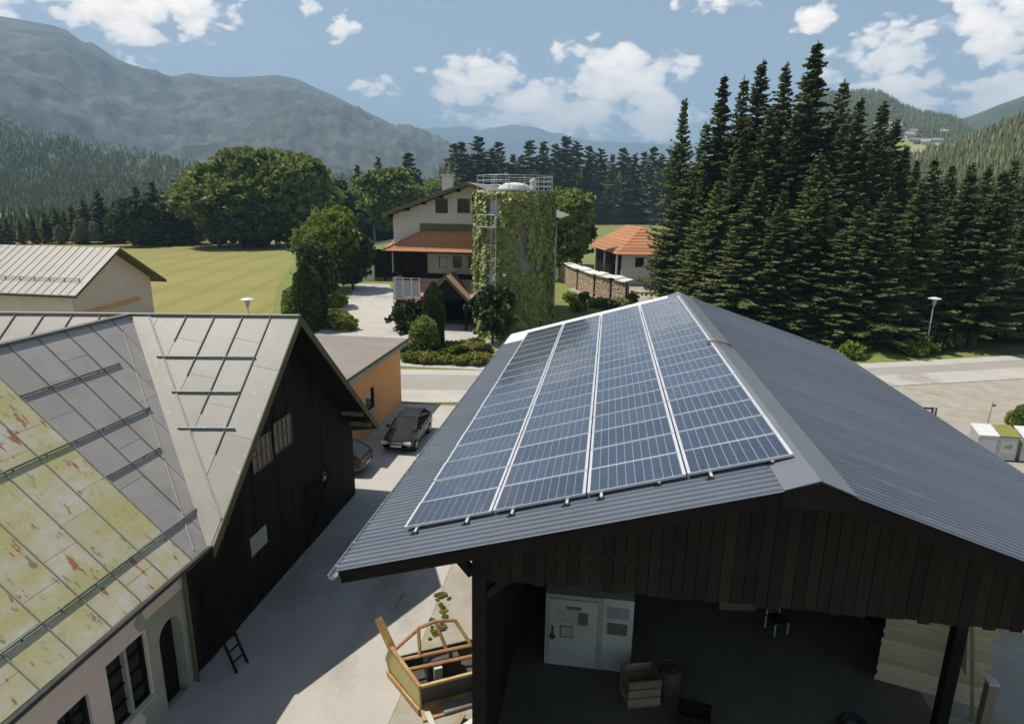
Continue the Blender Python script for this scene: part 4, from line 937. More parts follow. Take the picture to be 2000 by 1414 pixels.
# ------------------------------------------------------------------ lamps, bins, gate
def lamp(loc, label, h=5.0):
    l_ = thing('street_lamp', label, 'street lamp', loc, 0)
    MB().tube(loc, Vector(loc)+Vector((0,0,h-.7)), .07, .05, 8).build('pole','galv',l_)
    MB().lathe(loc, [(.05,h-.72),(.10,h-.7),(.24,h-.1),(.24,h-.08)], 14).build('lantern','glass_pale',l_)
    MB().lathe(loc, [(.52,h-.08),(.54,h-.03),(.25,h+.06),(.01,h+.1)], 18).lathe(loc, [(.01,h-.085),(.52,h-.08)], 18).build('lamp_shade','white_paint',l_)
lamp((25.77,52.2,0.0), 'grey street lamp with flat white disc shade before the spruce stand', 5.1)
lamp((-31.9,38.4,0.0), 'street lamp with white disc shade rising beside the hay field', 5.0)
for i, (x, w_, top, fr, lab) in enumerate(((16.62,.98,'white_paint',0,'recycling bin with white lid and blank white front notice'),(17.62,.92,'leaves_yellow',1,'recycling bin with yellow-green lid and pictured notice'),(18.75,1.0,'white_paint',0,'white-lidded recycling bin standing apart by the dark gap'))):
    b = thing('recycling_bin', lab, 'bin', (x+w_/2,26.3,0), 0, 'recycling bins beside the hall')
    MB().prism([(x,25.85,.08),(x,25.85,1.32),(x,26.75,1.62),(x,26.75,.08)],(w_,0,0)).build('body','galv',b)
    MB().prism([(x-.03,25.8,1.33),(x-.03,25.8,1.40),(x-.03,26.8,1.72),(x-.03,26.8,1.65)],(w_+.06,0,0)).build('lid',top,b)
    nt = MB().box((x+.1,25.83,.45),(x+w_-.1,25.846,1.15)).build('notice','white_paint',b)
    if fr: MB().box((x+.28,25.815,.72),(x+w_-.26,25.828,.9)).box((x+.5,25.815,.9),(x+w_-.26,25.828,.98)).build('pictogram','plaster_old',nt)
    for fx in (x+.12,x+w_-.12):
        for fy in (25.95,26.65): MB().tube((fx-.03,fy,.06),(fx+.03,fy,.06),.055,.055,8).build('wheel','tyre',b)
gt = thing('tube_gate', 'brown steel goal-like gate frame on the gravel yard', 'gate', (16.7,31.3,0))
for x in (15.2,16.85,17.05): MB().box((x-.05,31.25,.01),(x+.05,31.35,1.15)).build('post','machine_dark' if x<17 else 'felt_roof',gt)
MB().box((15.25,31.26,1.02),(16.8,31.34,1.13)).build('top_bar','machine_dark',gt)
mk = thing('marker_pole', 'thin leaning brown marker pole behind the recycling bins', 'pole', (20.2,31.6,0))
MB().tube((20.2,31.6,0),(20.32,31.7,1.6),.035,.02).build('shaft','wood_mid',mk); MB().box((20.3,31.66,1.3),(20.5,31.68,1.45)).build('flag','wood_mid',mk)

# ------------------------------------------------------------------ cars
def car(name, label, loc, rz, paint):
    c = thing(name, label, 'car', loc, rz, None)
    # body as a loft of cross sections along y (front at y=0, rear at 4.3)
    prof = [(0.0,.45,.62,.62),(.08,.32,.74,.74),(.5,.24,.84,.84),(1.15,.22,.93,.96),(1.25,.22,.94,.99),(2.6,.22,.97,1.0),(3.7,.24,1.0,1.02),(4.22,.32,1.0,1.0),(4.32,.45,.86,.86)]
    wd = [.62,.76,.83,.85,.86,.86,.85,.80,.70]
    rows = []
    for (y,b,t,s_), w_ in zip(prof, wd):
        rows.append([(-w_*.9,y,b),(-w_,y,b+.15),(-w_*1.0,y,t-.22),(-w_*.93,y,t-.04),(-w_*.6,y,s_+.02),(w_*.6,y,s_+.02),(w_*.93,y,t-.04),(w_,y,t-.22),(w_,y,b+.15),(w_*.9,y,b)])
    n = 10; vs = [p for r_ in rows for p in r_]; fs = []
    for j in range(len(rows)-1):
        for i in range(n): fs.append((j*n+i,j*n+(i+1)%n,(j+1)*n+(i+1)%n,(j+1)*n+i))
    fs += [tuple(range(n))[::-1], tuple(range((len(rows)-1)*n,len(rows)*n))]
    b_ = MB().add(vs, fs).build('body', paint, c, local=True, smooth=False)
    cab = [(1.2,.98,.72),(1.95,1.42,.58),(2.5,1.5,.57),(3.4,1.47,.55),(4.15,1.0,.70)]
    vs = []
    for (y,z,w_) in cab: vs += [(-w_,y,z),(w_,y,z)]
    low = [(-.78,1.15,.95),(.78,1.15,.95),(-.78,4.2,.98),(.78,4.2,.98)]
    MB().add([(-.57,1.97,1.44),(.57,1.97,1.44),(.58,2.5,1.5),(-.58,2.5,1.5),(.55,3.45,1.47),(-.55,3.45,1.47),(-.55,1.97,1.40),(.55,1.97,1.40),(.53,3.45,1.42),(-.53,3.45,1.42)], [(0,1,2,3),(3,2,4,5),(6,9,8,7),(0,6,7,1),(5,4,8,9)]).build('car_roof', paint, c, local=True)
    ws = MB().add([(-.72,1.2,.985),(.72,1.2,.985),(.56,1.96,1.41),(-.56,1.96,1.41)], [(0,1,2,3)]).build('windscreen', 'glass_dark', c, local=True)
    MB().add([(.70,4.16,1.0),(-.70,4.16,1.0),(-.54,3.46,1.44),(.54,3.46,1.44)], [(0,1,2,3)]).build('rear_window', 'glass_dark', c, local=True)
    for s_ in (-1,1):
        MB().add([(s_*.76,1.25,.985),(s_*.78,4.1,1.0),(s_*.56,3.42,1.44),(s_*.57,2.5,1.47),(s_*.57,2.0,1.42)], [(0,1,2,3,4)] if s_ > 0 else [(4,3,2,1,0)]).build('side_window', 'glass_dark', c, local=True)
        MB().bar((s_*.68,2.68,1.0),(s_*.59,2.66,1.47),.05,.09).build('door_pillar', paint, c, local=True)
        MB().bar((s_*.73,1.19,.97),(s_*.57,1.97,1.43),.07,.05).build('windscreen_pillar', paint, c, local=True)
        MB().bar((s_*.71,4.17,.99),(s_*.55,3.45,1.45),.09,.05).build('rear_pillar', paint, c, local=True)
        MB().box((s_*.62-.2,-.01 if s_ else 0,.55),(s_*.62+.16,.10,.70)).build('headlight', 'lamp_clear', c, local=True)
        MB().box((s_*.66-.08,4.24,.72),(s_*.66+.08,4.335,.86)).build('tail_light', 'lamp_red', c, local=True)
        MB().box((min(s_*.86,s_*1.0),1.42,.96),(max(s_*.86,s_*1.0),1.55,1.1)).build('wing_mirror', paint, c, local=True)
        for y in (.8, 3.45):
            wh = MB().tube((s_*.68,y,.31),(s_*.88,y,.31),.31,.31,18).build('wheel', 'tyre', c, local=True)
            MB().tube((s_*.885,y,.31),(s_*.90,y,.31),.2,.18,12).build('rim', 'steel', wh, local=True)
    MB().box((-.3,-.02,.42),(.3,.05,.53)).build('number_plate', 'white_paint', c, local=True)
    MB().box((-.3,4.30,.5),(.3,4.345,.61)).build('rear_plate', 'white_paint', c, local=True)
    MB().box((-.5,-.015,.58),(.5,.06,.66)).build('grille', 'steel', c, local=True)
    return c
car('parked_car', 'dark car with pale headlights parked by the orange garage', (-13.65,20.9,.024), 0, 'car_paint')
car('parked_car', 'dark car backed in behind the boarded gable, showing red tail light', (-18.6,18.6,.024), R(-90), 'car_paint_green')
car('parked_car', 'small dark car standing in the open carport', (-36.4,90.6,.03), R(8), 'car_paint')

# ------------------------------------------------------------------ loader bucket in front of the hall
bk = thing('loader_bucket', 'worn orange and yellow loader bucket with tube frame lying by the hall post', 'bucket', (-7.45,4.5,.024), math.atan2(.62,1.1))
# x along the dark front plate, y backwards, open on top
fp = [(0,0,.12),(1.95,0,.12),(1.95,-.1,.78),(0,-.1,.78)]
MB().prism(fp,(0,.05,0)).build('front_plate','machine_dark',bk,local=True)
sp_l = MB().prism([(-.01,-.12,.02),(-.5,1.45,.02),(-.62,1.5,.62),(-.52,1.3,1.12),(-.03,-.1,.80)],(-.05,-.01,0)).build('side_plate','machine_yellow',bk,local=True)
MB().prism([(-.07,-.16,.0),(-.58,1.48,.0),(-.62,1.46,.24),(-.08,-.17,.2)],(-.05,-.012,0)).build('wear_strip','machine_orange',sp_l,local=True)
MB().bar((-.05,-.12,.82),(-.56,1.32,1.14),.09,.07).build('rim_bar','machine_orange',sp_l,local=True)
MB().bar((-.04,-.1,.81),(1.98,-.1,.81),.08,.07).build('rim_bar','machine_yellow',bk,local=True)
MB().prism([(-.06,-.42,.0),(2.0,-.34,.0),(2.0,.0,.14),(-.06,.0,.14)],(0,0,.045)).build('cutting_edge','machine_orange',bk,local=True)
MB().prism([(.5,-.40,.06),(1.7,-.36,.06),(1.7,-.16,.15),(.5,-.16,.15)],(0,0,.03)).build('worn_edge','steel',bk,local=True)
MB().prism([(1.95,-.1,.1),(1.85,1.4,.05),(1.85,1.3,1.0),(1.95,-.1,.78)],(.05,0,0)).build('side_plate','machine_orange',bk,local=True)
MB().prism([(-.48,1.4,.05),(1.85,1.35,.05),(1.85,1.5,.55),(-.5,1.5,.55)],(0,.04,0)).build('back_plate','machine_dark',bk,local=True)
MB().prism([(0,.06,.08),(1.94,.06,.08),(1.85,1.34,.05),(-.45,1.38,.05)],(0,0,.03)).build('floor_plate','machine_dark',bk,local=True)
for pts in ([(-.4,1.0,.85),(1.9,.9,.85)],[(-.3,.75,.7),(1.9,.62,.72)],[(.2,1.0,.88),(.25,1.35,1.45),(.75,1.42,1.5),(.95,1.0,.85)],[(.75,1.42,1.5),(1.3,1.35,1.45),(1.65,.9,.85)],[(-.45,1.2,1.05),(.25,1.36,1.42)]):
    MB().path([Vector(p) for p in pts],.05).build('frame_tube','machine_orange',bk,local=True)
MB().bar((-.5,1.25,1.05),(-.78,1.75,1.75),.17,.14).build('lever','machine_orange',bk,local=True)
MB().box((.35,.75,.12),(1.3,1.25,.6)).build('coupling','machine_dark',bk,local=True)
MB().box((.5,.55,.12),(.72,.74,.66)).build('coupling_pin','white_dirty',bk,local=True)
for i, (x, y, l_, a_) in enumerate(((-6.7,3.55,.9,.5),(-6.5,3.75,.7,1.3),(-6.9,3.85,.6,2.2),(-6.3,3.5,.8,.1))):
    sp = thing('scrap_plank', ['pale scrap plank leaning below the bucket','short grey offcut under the bucket lip','grey offcut lying across the scrap pile','long pale offcut at the foot of the hall post'][i], 'plank', (x,y,0.02), a_, 'offcuts below the bucket')
    MB().bar((0,0,.05),(l_,0,.12+.3*(i==0)),.14,.05).build('board','white_dirty' if i%2==0 else 'wood_mid',sp,local=True)
    MB().box((.05,-.1,-.02),(.12,.1,.02)).build('batten','wood_mid',sp,local=True)

# ------------------------------------------------------------------ inside the hall
cb = thing('storage_cabin', 'white cabin with door, notices and side window inside the dark hall', 'cabin', (-3.3,7.2,.03))
cx_, cyy = -4.45, 6.75
MB().box((cx_,cyy,.04),(cx_+2.45,cyy+2.2,2.35)).build('cabin_wall','white_dirty',cb)
d = MB().box((cx_+.1,cyy-.05,.08),(cx_+1.45,cyy-.003,2.22)).build('door','white_dirty',cb)
MB().lathe((0,0,0),[(.01,0)],4)
MB().tube((cx_+.22,cyy-.09,1.02),(cx_+.22,cyy-.055,1.02),.09,.09,10).box((cx_+.19,cyy-.075,1.02),(cx_+.25,cyy-.055,1.35)).build('door_handle','machine_dark',d)
for (x0,x1,z0,z1,mt) in ((.30,.58,1.5,1.85,'paper'),(.6,.9,1.48,1.9,'paper'),(.92,1.2,1.46,1.86,'paper_dark'),(.6,1.0,1.93,2.03,'paper_dark'),(.42,.8,1.02,1.4,'paper_dark'),(.46,.78,1.06,1.36,'paper')):
    MB().box((cx_+x0,cyy-(.062 if mt=='paper_dark' else .068),z0),(cx_+x1,cyy-.051,z1)).build('notice',mt,d)
MB().box((cx_+.0,cyy-.03,2.25),(cx_+1.6,cyy-.003,2.36)).box((cx_+1.5,cyy-.04,.05),(cx_+1.62,cyy-.003,2.25)).build('door_frame','plaster_old',cb)
wn = MB().box((cx_+1.72,cyy-.02,1.75),(cx_+2.32,cyy-.002,2.1)).build('window','glass_pale',cb)
MB().box((cx_+1.75,cyy-.03,1.25),(cx_+2.3,cyy-.003,1.6)).build('vent_grille','paper_dark',cb)
pw = thing('plank_wall', 'stack of pale horizontal planks leaning inside the open side of the hall', 'planks', (5.0,7.6,.03), R(-16))
for i in range(17): MB().box((-.15+rnd.uniform(-.03,.03),-.02-.006*i,.03+i*.155),(2.3+rnd.uniform(-.1,.1),.03-.006*i,.175+i*.155)).build('plank','plank_pale',pw,local=True)
for i in (.4,1.6): MB().box((i,.05,.03),(i+.1,.16,2.6)).build('upright','wood_dark',pw,local=True)
def crate(name, label, loc, rz, sx, sy, sz, mt):
    c = thing(name, label, 'crate', loc, rz)
    MB().box((0,0,0),(sx,sy,.03)).build('floor_board',mt,c,local=True)
    for k in range(3):
        z0 = .05+k*sz/3; z1 = z0+sz/3-.04
        for q in (((0,0,z0),(sx,.025,z1)),((0,sy-.025,z0),(sx,sy,z1)),((0,.026,z0),(.025,sy-.026,z1)),((sx-.025,.026,z0),(sx,sy-.026,z1))): MB().box(*q).build('slat',mt,c,local=True)
crate('wooden_crate', 'slatted crate on the hall floor before the white cabin', (-2.1,5.4,.03), .3, .9,.7,.8,'wood_mid')
crate('wooden_crate', 'low dark crate standing among tools in the hall', (-.9,4.9,.03), -.2, .8,.6,.5,'wood_dark')
crate('wooden_crate', 'large crate at the back of the hall under the shelf', (1.0,10.2,.03), .1, 1.2,1.0,1.1,'wood_mid')
br = thing('steel_barrel', 'dark steel barrel beside the slatted crate in the hall', 'barrel', (-1.0,6.1,.03))
MB().lathe((-1.0,6.1,.03),[(.01,.0),(.29,0),(.3,.28),(.31,.3),(.3,.32),(.3,.58),(.31,.6),(.3,.62),(.29,.88),(.27,.86),(.01,.85)],18).build('drum','machine_dark',br,smooth=False)
MB().lathe((-.9,6.0,.885),[(.05,0),(.05,.03),(.01,.03)],8).build('bung','steel',br)
chh = thing('garden_chair', 'white-edged folding chair standing deep inside the hall', 'chair', (2.6,9.4,.03), .4)
MB().box((-.25,-.25,.42),(.25,.25,.46)).build('seat','wood_dark',chh,local=True); MB().box((-.25,.22,.5),(.25,.26,.95)).build('backrest','machine_dark',chh,local=True)
for x in (-.23,.23):
    for y in (-.23,.23): MB().bar((x,y,0),(x,y,.42 if y<0 else 1.0),.035).build('leg','white_dirty',chh,local=True)
MB().bar((-.27,.24,1.0),(.27,.24,1.0),.05).build('top_rail','white_dirty',chh,local=True)
bd = thing('fence_post', 'squared weathered post standing at the open right side of the hall', 'post', (6.45,5.6,0))
MB().box((6.36,5.5,.02),(6.56,5.7,1.9)).build('shaft','wood_mid',bd); MB().box((6.34,5.48,1.9),(6.58,5.72,1.96)).build('cap','white_dirty',bd)
sh = thing('roof_sheet_stack', 'bent galvanised sheet leaning on the hall post', 'metal sheet', (6.9,7.0,0.01))
MB().add([(6.5,6.6,1.2),(6.7,7.6,1.25),(6.35,7.5,3.4),(6.3,6.8,3.35)],[(0,1,2,3),(3,2,1,0)]).build('sheet','white_dirty',sh); MB().bar((6.8,6.5,.02),(6.3,6.7,3.5),.08).build('batten','wood_mid',sh)
for i,(x,y) in enumerate(((4.0,5.0),(4.5,5.4),(3.6,5.7))):
    ty_ = thing('old_tyre', ['worn tyre lying flat nearest the plank stack','worn tyre lying beside the leaning planks','worn tyre lying apart on the earth floor'][i], 'tyre', (x,y,.04), 0, 'tyres on the hall floor')
    MB().lathe((x,y,.04),[(.2,.02),(.32,.0),(.36,.06),(.36,.14),(.32,.2),(.2,.18),(.19,.1),(.2,.02)],20).build('tread','tyre',ty_,smooth=True); MB().lathe((x,y,.12),[(.19,0),(.14,.02),(.01,.02)],14).build('rim','steel',ty_)

# ------------------------------------------------------------------ vegetation
def spruce_mesh(seed, h=26.0, Rr=3.6, bare=.04, dens=1.0, mat='needles', leaf=1.0, ex=.72):
    g = np.random.default_rng(seed); B, T, Wd = [], [], []
    z = h*bare; 
    while z < h*.985:
        f = z/h; Lm = Rr*((1-f)**ex)*(1.0 if f > .12 else .72+.28*f/.12)+.10
        nb = int(g.integers(6,10)*(1 if f < .8 else .8))
        a0 = g.uniform(0,6.28)
        slope = -.34+.70*f
        for k in range(nb):
            if g.random() < .06: continue
            a = a0+k*6.283/nb+g.normal(0,.16); Lb = Lm*g.uniform(.6,1.15)*(1+.28*noise.noise(Vector((math.cos(a)*1.4,math.sin(a)*1.4,z*.22+seed))))*(1+.18*noise.noise(Vector((seed,z*.9,0))))
            slope_b = slope
            slope = slope_b+g.normal(0,.13); dirx = np.array([math.cos(a),math.sin(a),0]); side = np.array([-math.sin(a),math.cos(a),0])
            zb = z+g.normal(0,.38)*(1-.6*f)/dens
            m = max(4,int(Lb/.21*dens)); t = (np.arange(m)+g.random(m)*.8)/m; t = np.clip(.1+.9*t,0,1)
            zz = zb+Lb*(slope*t+.30*t*t*(1-f))+g.normal(0,.05,m)
            pos = dirx*(Lb*t)[:,None]+np.stack([np.zeros(m),np.zeros(m),zz],1)
            sl = (.34+.24*Lb*(1-t)*.9)*leaf*(1-.45*f)
            for s_ in (-1,1):
                sp = g.uniform(.5,1.1,m)[:,None]
                d = dirx*.75+side*s_*sp+np.array([0,0,-.28])+g.normal(0,.16,(m,3))
                d /= np.linalg.norm(d,axis=1)[:,None]
                l_ = sl*g.uniform(.7,1.3,m); w_ = np.cross(d,np.array([0,0,.8])+g.normal(0,.75,(m,3))); w_ /= np.linalg.norm(w_,axis=1)[:,None]
                B.append(pos); T.append(pos+d*l_[:,None]); Wd.append(w_*(.11+.13*g.random(m))[:,None]*leaf*1.35)
            # hanging twigs
            d = np.array([0,0,-1.])+dirx*.25+g.normal(0,.25,(m,3)); w_ = np.cross(d,g.normal(0,1,(m,3))); w_ /= np.linalg.norm(w_,axis=1)[:,None]
            B.append(pos); T.append(pos+d*(sl*.75)[:,None]); Wd.append(w_*.2*leaf)
            slope = slope_b
        z += (.40+.16*(1-f))*g.uniform(.7,1.3)/dens*(h/26)
    m = 6; tz = h-.3-g.random(m)*.9; B.append(np.stack([np.zeros(m),np.zeros(m),tz-.2],1)); T.append(np.stack([g.normal(0,.12,m),g.normal(0,.12,m),tz+.5],1)); Wd.append(np.stack([np.full(m,.05),g.normal(0,.04,m),np.zeros(m)],1))
    return cards('crown', mat, np.concatenate(B), np.concatenate(T), np.concatenate(Wd))
def trunk_mesh(h, r): return MB().tube((0,0,-.1),(0,0,h*.5),r,r*.55,8).tube((0,0,h*.5),(0,0,h*.97),r*.55,.03,6).mesh('trunk','bark')
SPR = [(spruce_mesh(s_, 26, r_, b_, 1.15, mt, .9, ex_), trunk_mesh(26,.34)) for s_, r_, b_, mt, ex_ in ((1,4.6,.05,'needles',1.0),(2,4.2,.10,'needles',.92),(3,5.2,.04,'needles_light',.98),(4,4.6,.13,'needles',.9),(5,5.0,.03,'needles_light',.88),(6,4.2,.05,'needles',1.08),(7,4.9,.06,'needles',.95))]
SPF = [(spruce_mesh(s_, 26, r_, .02, .42, 'needles_far', 2.0), trunk_mesh(26,.34)) for s_, r_ in ((11,3.6),(12,4.2),(13,3.2),(14,3.9))]
def tree(name, label, protos, loc, h, hp, wide=1.0, group=None, cat='tree'):
    cm, tm = protos
    o = thing(name, label, cat, loc, rnd.uniform(0,6.28), group); s_ = h/hp; o.scale = (s_*wide, s_*wide, s_)
    inst('trunk', tm, o); inst('crown', cm, o); return o
def place(px, pyb, pyt):
    p = GZ(px, pyb); d = ray(px, pyt); hd = math.hypot(p.x-CAM.x,p.y-CAM.y)/math.hypot(d.x,d.y); return p, CAM.z+d.z*hd
stand = [(1308,592,190,.56,1,0),(1376,596,146,.80,0,0),(1412,600,150,.62,3,0),(1440,604,118,.74,1,0),(1484,606,126,.74,0,0),(1534,612,84,1.0,2,0),(1600,622,235,.85,3,0),(1624,614,190,.7,1,0),(1666,618,200,.85,0,0),
 (1718,622,285,.9,2,0),(1776,616,308,.9,3,0),(1846,612,318,.9,0,0),(1925,606,312,1.0,2,0),(1990,604,250,1.0,1,0),(1352,604,330,.72,2,0),
 (1380,622,352,.95,4,1),(1452,640,345,1.2,2,1),(1500,652,372,1.1,4,1),(1572,656,366,1.15,2,1),(1640,668,400,1.0,4,1),(1690,676,366,1.0,3,1),(1752,668,350,1.0,3,1),(1838,664,335,1.05,3,1),(1896,676,332,.95,3,1),(1965,662,390,.9,4,1),(1420,615,250,1.0,4,0),(1560,640,300,1.1,0,0),(1350,598,240,.85,6,0),(1465,612,210,.9,2,0),(1510,618,220,.9,0,0),(1590,616,160,.8,1,0),(1645,622,270,.9,6,0),(1695,612,235,.8,0,0),(1745,604,312,.8,5,0),(1810,608,322,.85,2,0),(1880,604,322,.85,0,0),(1955,612,325,.9,6,0)]
for si_, (px,b,t,wd_,k,fr) in enumerate(stand):
    k = (k, 5, 6, k)[si_ % 4] if k not in (3,) else k
    p, h = place(px,b,t)
    ul = {1534:'tallest spruce of the roadside stand, standing clear above its neighbours',1308:'slim spruce beside the white end wall of the barn',1838:'spruce standing right behind the grey street lamp',1896:'bare-stemmed spruce just past the street lamp',1640:'spruce whose boughs hang over the far corner of the hall roof',1380:'spruce at the end of the stand next to the barn yard'}.get(px)
    if ul: tree('spruce_tree',ul,SPR[k],p,h,26,wd_*(2.05 if fr else 2.0))
    elif fr: tree('spruce_tree','bushy green spruce at the front of the stand along the road',SPR[k],p,h,26,wd_*2.05,'spruces at the front of the stand')
    else: tree('spruce_tree','tall dark spruce rising at the back of the roadside stand',SPR[k],p,h,26,wd_*2.0,'spruces at the back of the stand')
mid = [(888,432,280,1),(902,440,276,.9),(934,440,262,1),(958,440,290,.8),(973,438,276,.9),(1000,438,300,.9),(1032,438,270,1),(1058,438,272,.8),(1080,438,280,.8),(1101,438,265,1),(1122,436,275,.9),(1144,438,284,.8),(1168,436,290,.9),(1190,438,300,.7),(1209,436,288,.9),(1232,438,300,.8),(1250,436,296,.8),(1268,438,286,.9),(1285,440,300,.8),(1060,430,300,1),(1015,430,305,1),(1110,430,300,1),(1155,430,300,1),(1220,430,305,1),(1305,440,300,1)]
for (px,b,t,wd_) in mid:
    p, h = place(px,b,t); tree('spruce_tree','dark spruce in the forest edge behind the house and silo',SPF[rnd.randrange(4)],p,h,26,wd_*2.2,'spruces behind the silo')
for (px,b,t,wd_,lab) in [(703,452,322,1,'slim spruce left of the house roof, before the blue mountain'),(744,455,303,.8,'spruce behind the round tree above the house eaves'),(802,460,297,1.25,'broad dark spruce right behind the house eaves'),(820,455,330,1,'shorter spruce tucked behind the house chimney')]:
    p, h = place(px,b,t); tree('spruce_tree',lab,SPF[rnd.randrange(4)],p,h,26,wd_*1.6)
left = [(2,480,412),(20,478,425),(45,478,430),(70,477,420),(95,477,415),(118,476,408),(150,476,402),(172,476,388),(205,476,372),(190,470,395),(232,474,392),(262,474,390),(278,478,362),(300,478,375),(310,478,355),(330,480,372),(345,478,365),(357,478,350),(372,476,365),(60,470,425),(130,470,412),(250,470,385)]
for (px,b,t) in left:
    p, h = place(px,b,t); tree('spruce_tree','dark spruce in the tree line along the far edge of the hay field',SPF[rnd.randrange(4)],p,h,26,1.9,'spruces along the hay field')
for (px,b,t) in [(545,482,452),(562,484,448),(583,482,450)]:
    p, h = place(px,b,t); tree('spruce_tree','young small spruce at the field edge below the big broadleaf trees',SPF[1],p,h,26,1.4,'young spruces at the field edge')

def broad_mesh(seed, lobes, nleaf, leaf, mat):
    """leaf clumps spread through a crown built of lobes (cx,cy,cz,rx,ry,rz)"""
    g = np.random.default_rng(seed); B, T, Wd = [], [], []
    vol = np.array([l_[3]*l_[4]+l_[4]*l_[5] for l_ in lobes]); cnt = (nleaf*vol/vol.sum()).astype(int)
    for (cx,cy,cz,rx,ry,rz),n in zip(lobes,cnt):
        nc = max(6,n//26); u = g.normal(0,1,(nc,3)); u /= np.linalg.norm(u,axis=1)[:,None]; r_ = g.uniform(.72,1.06,nc)
        cc = u*r_[:,None]*np.array([rx,ry,rz])+np.array([cx,cy,cz])
        idx = g.integers(0,nc,n); pos = cc[idx]+g.normal(0,1,(n,3))*np.array([rx,ry,rz])*.10
        out = u[idx]; d = out*.5+g.normal(0,.7,(n,3))+np.array([0,0,-.15]); d /= np.linalg.norm(d,axis=1)[:,None]
        w_ = np.cross(d,g.normal(0,1,(n,3))); w_ /= np.linalg.norm(w_,axis=1)[:,None]; l_ = leaf*g.uniform(.6,1.3,n)
        B.append(pos); T.append(pos+d*l_[:,None]); Wd.append(w_*(l_*.75)[:,None])
    return cards('crown', mat, np.concatenate(B), np.concatenate(T), np.concatenate(Wd))
def lobes(seed, h, w_, n=9, base=.22):
    g = random.Random(seed); o = [(0,0,h*.6,w_*.36,w_*.36,h*.33)]
    for i in range(n):
        a = 6.28*i/n+g.uniform(-.3,.3); zz = h*g.uniform(base+.1,.8); r_ = w_*.5*(1-abs(zz/h-.5)*.9)*.62
        s_ = w_*g.uniform(.17,.26); o.append((r_*math.cos(a),r_*math.sin(a),zz,s_,s_,s_*g.uniform(.8,1.1)))
    for i in range(3): o.append((g.uniform(-.16,.16)*w_,g.uniform(-.16,.16)*w_,h*g.uniform(.8,.9),w_*.17,w_*.17,h*.1))
    return o
def limb_trunk(h, r, seed):
    g = random.Random(seed); m = MB().tube((0,0,-.1),(0,0,h*.38),r,r*.7,9)
    for i in range(6):
        a = i*1.05+g.uniform(-.2,.2); q = Vector((math.cos(a)*h*.2,math.sin(a)*h*.2,h*g.uniform(.55,.78))); m.tube((0,0,h*g.uniform(.25,.37)),q,r*.45,r*.15,6)
    m.tube((0,0,h*.37),(0,0,h*.85),r*.68,r*.1,7); return m.mesh('trunk','bark')
BRD = [(broad_mesh(31,lobes(1,20,19,11),17000,.75,'leaves_mid'),limb_trunk(20,.5,1)),(broad_mesh(32,lobes(2,20,16,9),15000,.75,'leaves_mid'),limb_trunk(20,.45,2)),(broad_mesh(33,lobes(3,20,17,10),14000,.7,'leaves_dark'),limb_trunk(20,.45,3)),(broad_mesh(34,lobes(4,20,20,11),15000,.7,'leaves_light'),limb_trunk(20,.45,4)),(broad_mesh(35,lobes(5,20,13,8,.1),9000,.7,'leaves_pale'),limb_trunk(20,.35,5))]
for (px,b,t,k,wd_,lab) in [(430,484,320,0,1.15,'big broadleaf tree with sunlit left edge bordering the field'),(505,480,291,0,1.0,'tallest rounded broadleaf tree in the clump beyond the hay field'),(568,482,296,1,1.05,'tall broadleaf tree at the clump centre-right beside the tallest crown'),(612,480,316,1,.95,'broadleaf tree at the end of the clump towards the church spire'),(648,470,346,2,1.0,'small dark broadleaf tree between the clump and the spire'),(470,486,372,2,1.3,'dark leafy tree low in front of the big clump'),(540,484,392,2,1.3,'dark understorey tree below the tallest clump'),
    (262,482,384,2,1.05,'dark round broadleaf tree behind the field house roof'),(160,478,428,4,.9,'pale silvery willow beside the far tree line'),(118,478,440,4,.9,'pale low willow at the far edge of the field'),(188,478,434,4,.8,'pale willow next to the dark round tree'),
    (770,470,330,1,1.2,'round green tree above the house eaves'),(730,470,345,1,1.0,'leafy tree beside the slim spruce'),(690,470,372,2,1.0,'dark leafy tree under the slim spruce'),(850,452,352,1,.9,'leafy tree peeping over the house ridge'),
    (650,566,402,3,.85,'bright yellow-green broadleaf tree beside the drive'),(690,566,452,2,1.0,'dark leafy tree shading the carport'),(622,600,470,2,.8,'dark small tree at the edge of the hay field'),
    (1100,548,370,1,.85,'bright-topped broadleaf tree growing right behind the silo'),(1120,520,410,2,.95,'dark broadleaf tree between silo and barn'),
    (1985,640,450,3,.9,'bright green sapling at the end of the spruce stand'),(1850,618,520,2,.8,'shaded understorey tree behind the street lamp'),(1955,652,560,3,.6,'sunlit bright green bush past the spruce stand')]:
    p, h = place(px,b,t); tree('broadleaf_tree', lab, BRD[k], p, h, 20, wd_)

# garden conifers, shrubs and weeds
def thuja_mesh(seed, h, r, mat, n=4200):
    g = np.random.default_rng(seed); z = h*g.random(n)**.9; a = g.uniform(0,6.28,n); f = z/h
    rr = r*np.sin(np.clip(.25+f*.95,0,1.2)*np.pi*.78)**.6*g.uniform(.8,1.05,n); rr = np.where(f > .85, rr*(1-(f-.85)/.17), rr); rr = np.clip(rr,.02,None)
    rr *= 1+.12*np.sin(a*3+z*2)
    pos = np.stack([rr*np.cos(a),rr*np.sin(a),z],1); d = np.stack([np.cos(a)*.5,np.sin(a)*.5,np.full(n,.7)],1)+g.normal(0,.3,(n,3)); d /= np.linalg.norm(d,axis=1)[:,None]
    w_ = np.cross(d,g.normal(0,1,(n,3))); w_ /= np.linalg.norm(w_,axis=1)[:,None]
    return cards('crown', mat, pos, pos+d*.32, w_*.16)
THU = (thuja_mesh(51,6,1.05,'leaves_dark'), MB().tube((0,0,-.05),(0,0,5),.12,.03,6).mesh('trunk','bark'))
THR = (thuja_mesh(52,3,1.0,'leaves_mid',3000), MB().tube((0,0,-.05),(0,0,2.4),.1,.03,6).mesh('trunk','bark'))
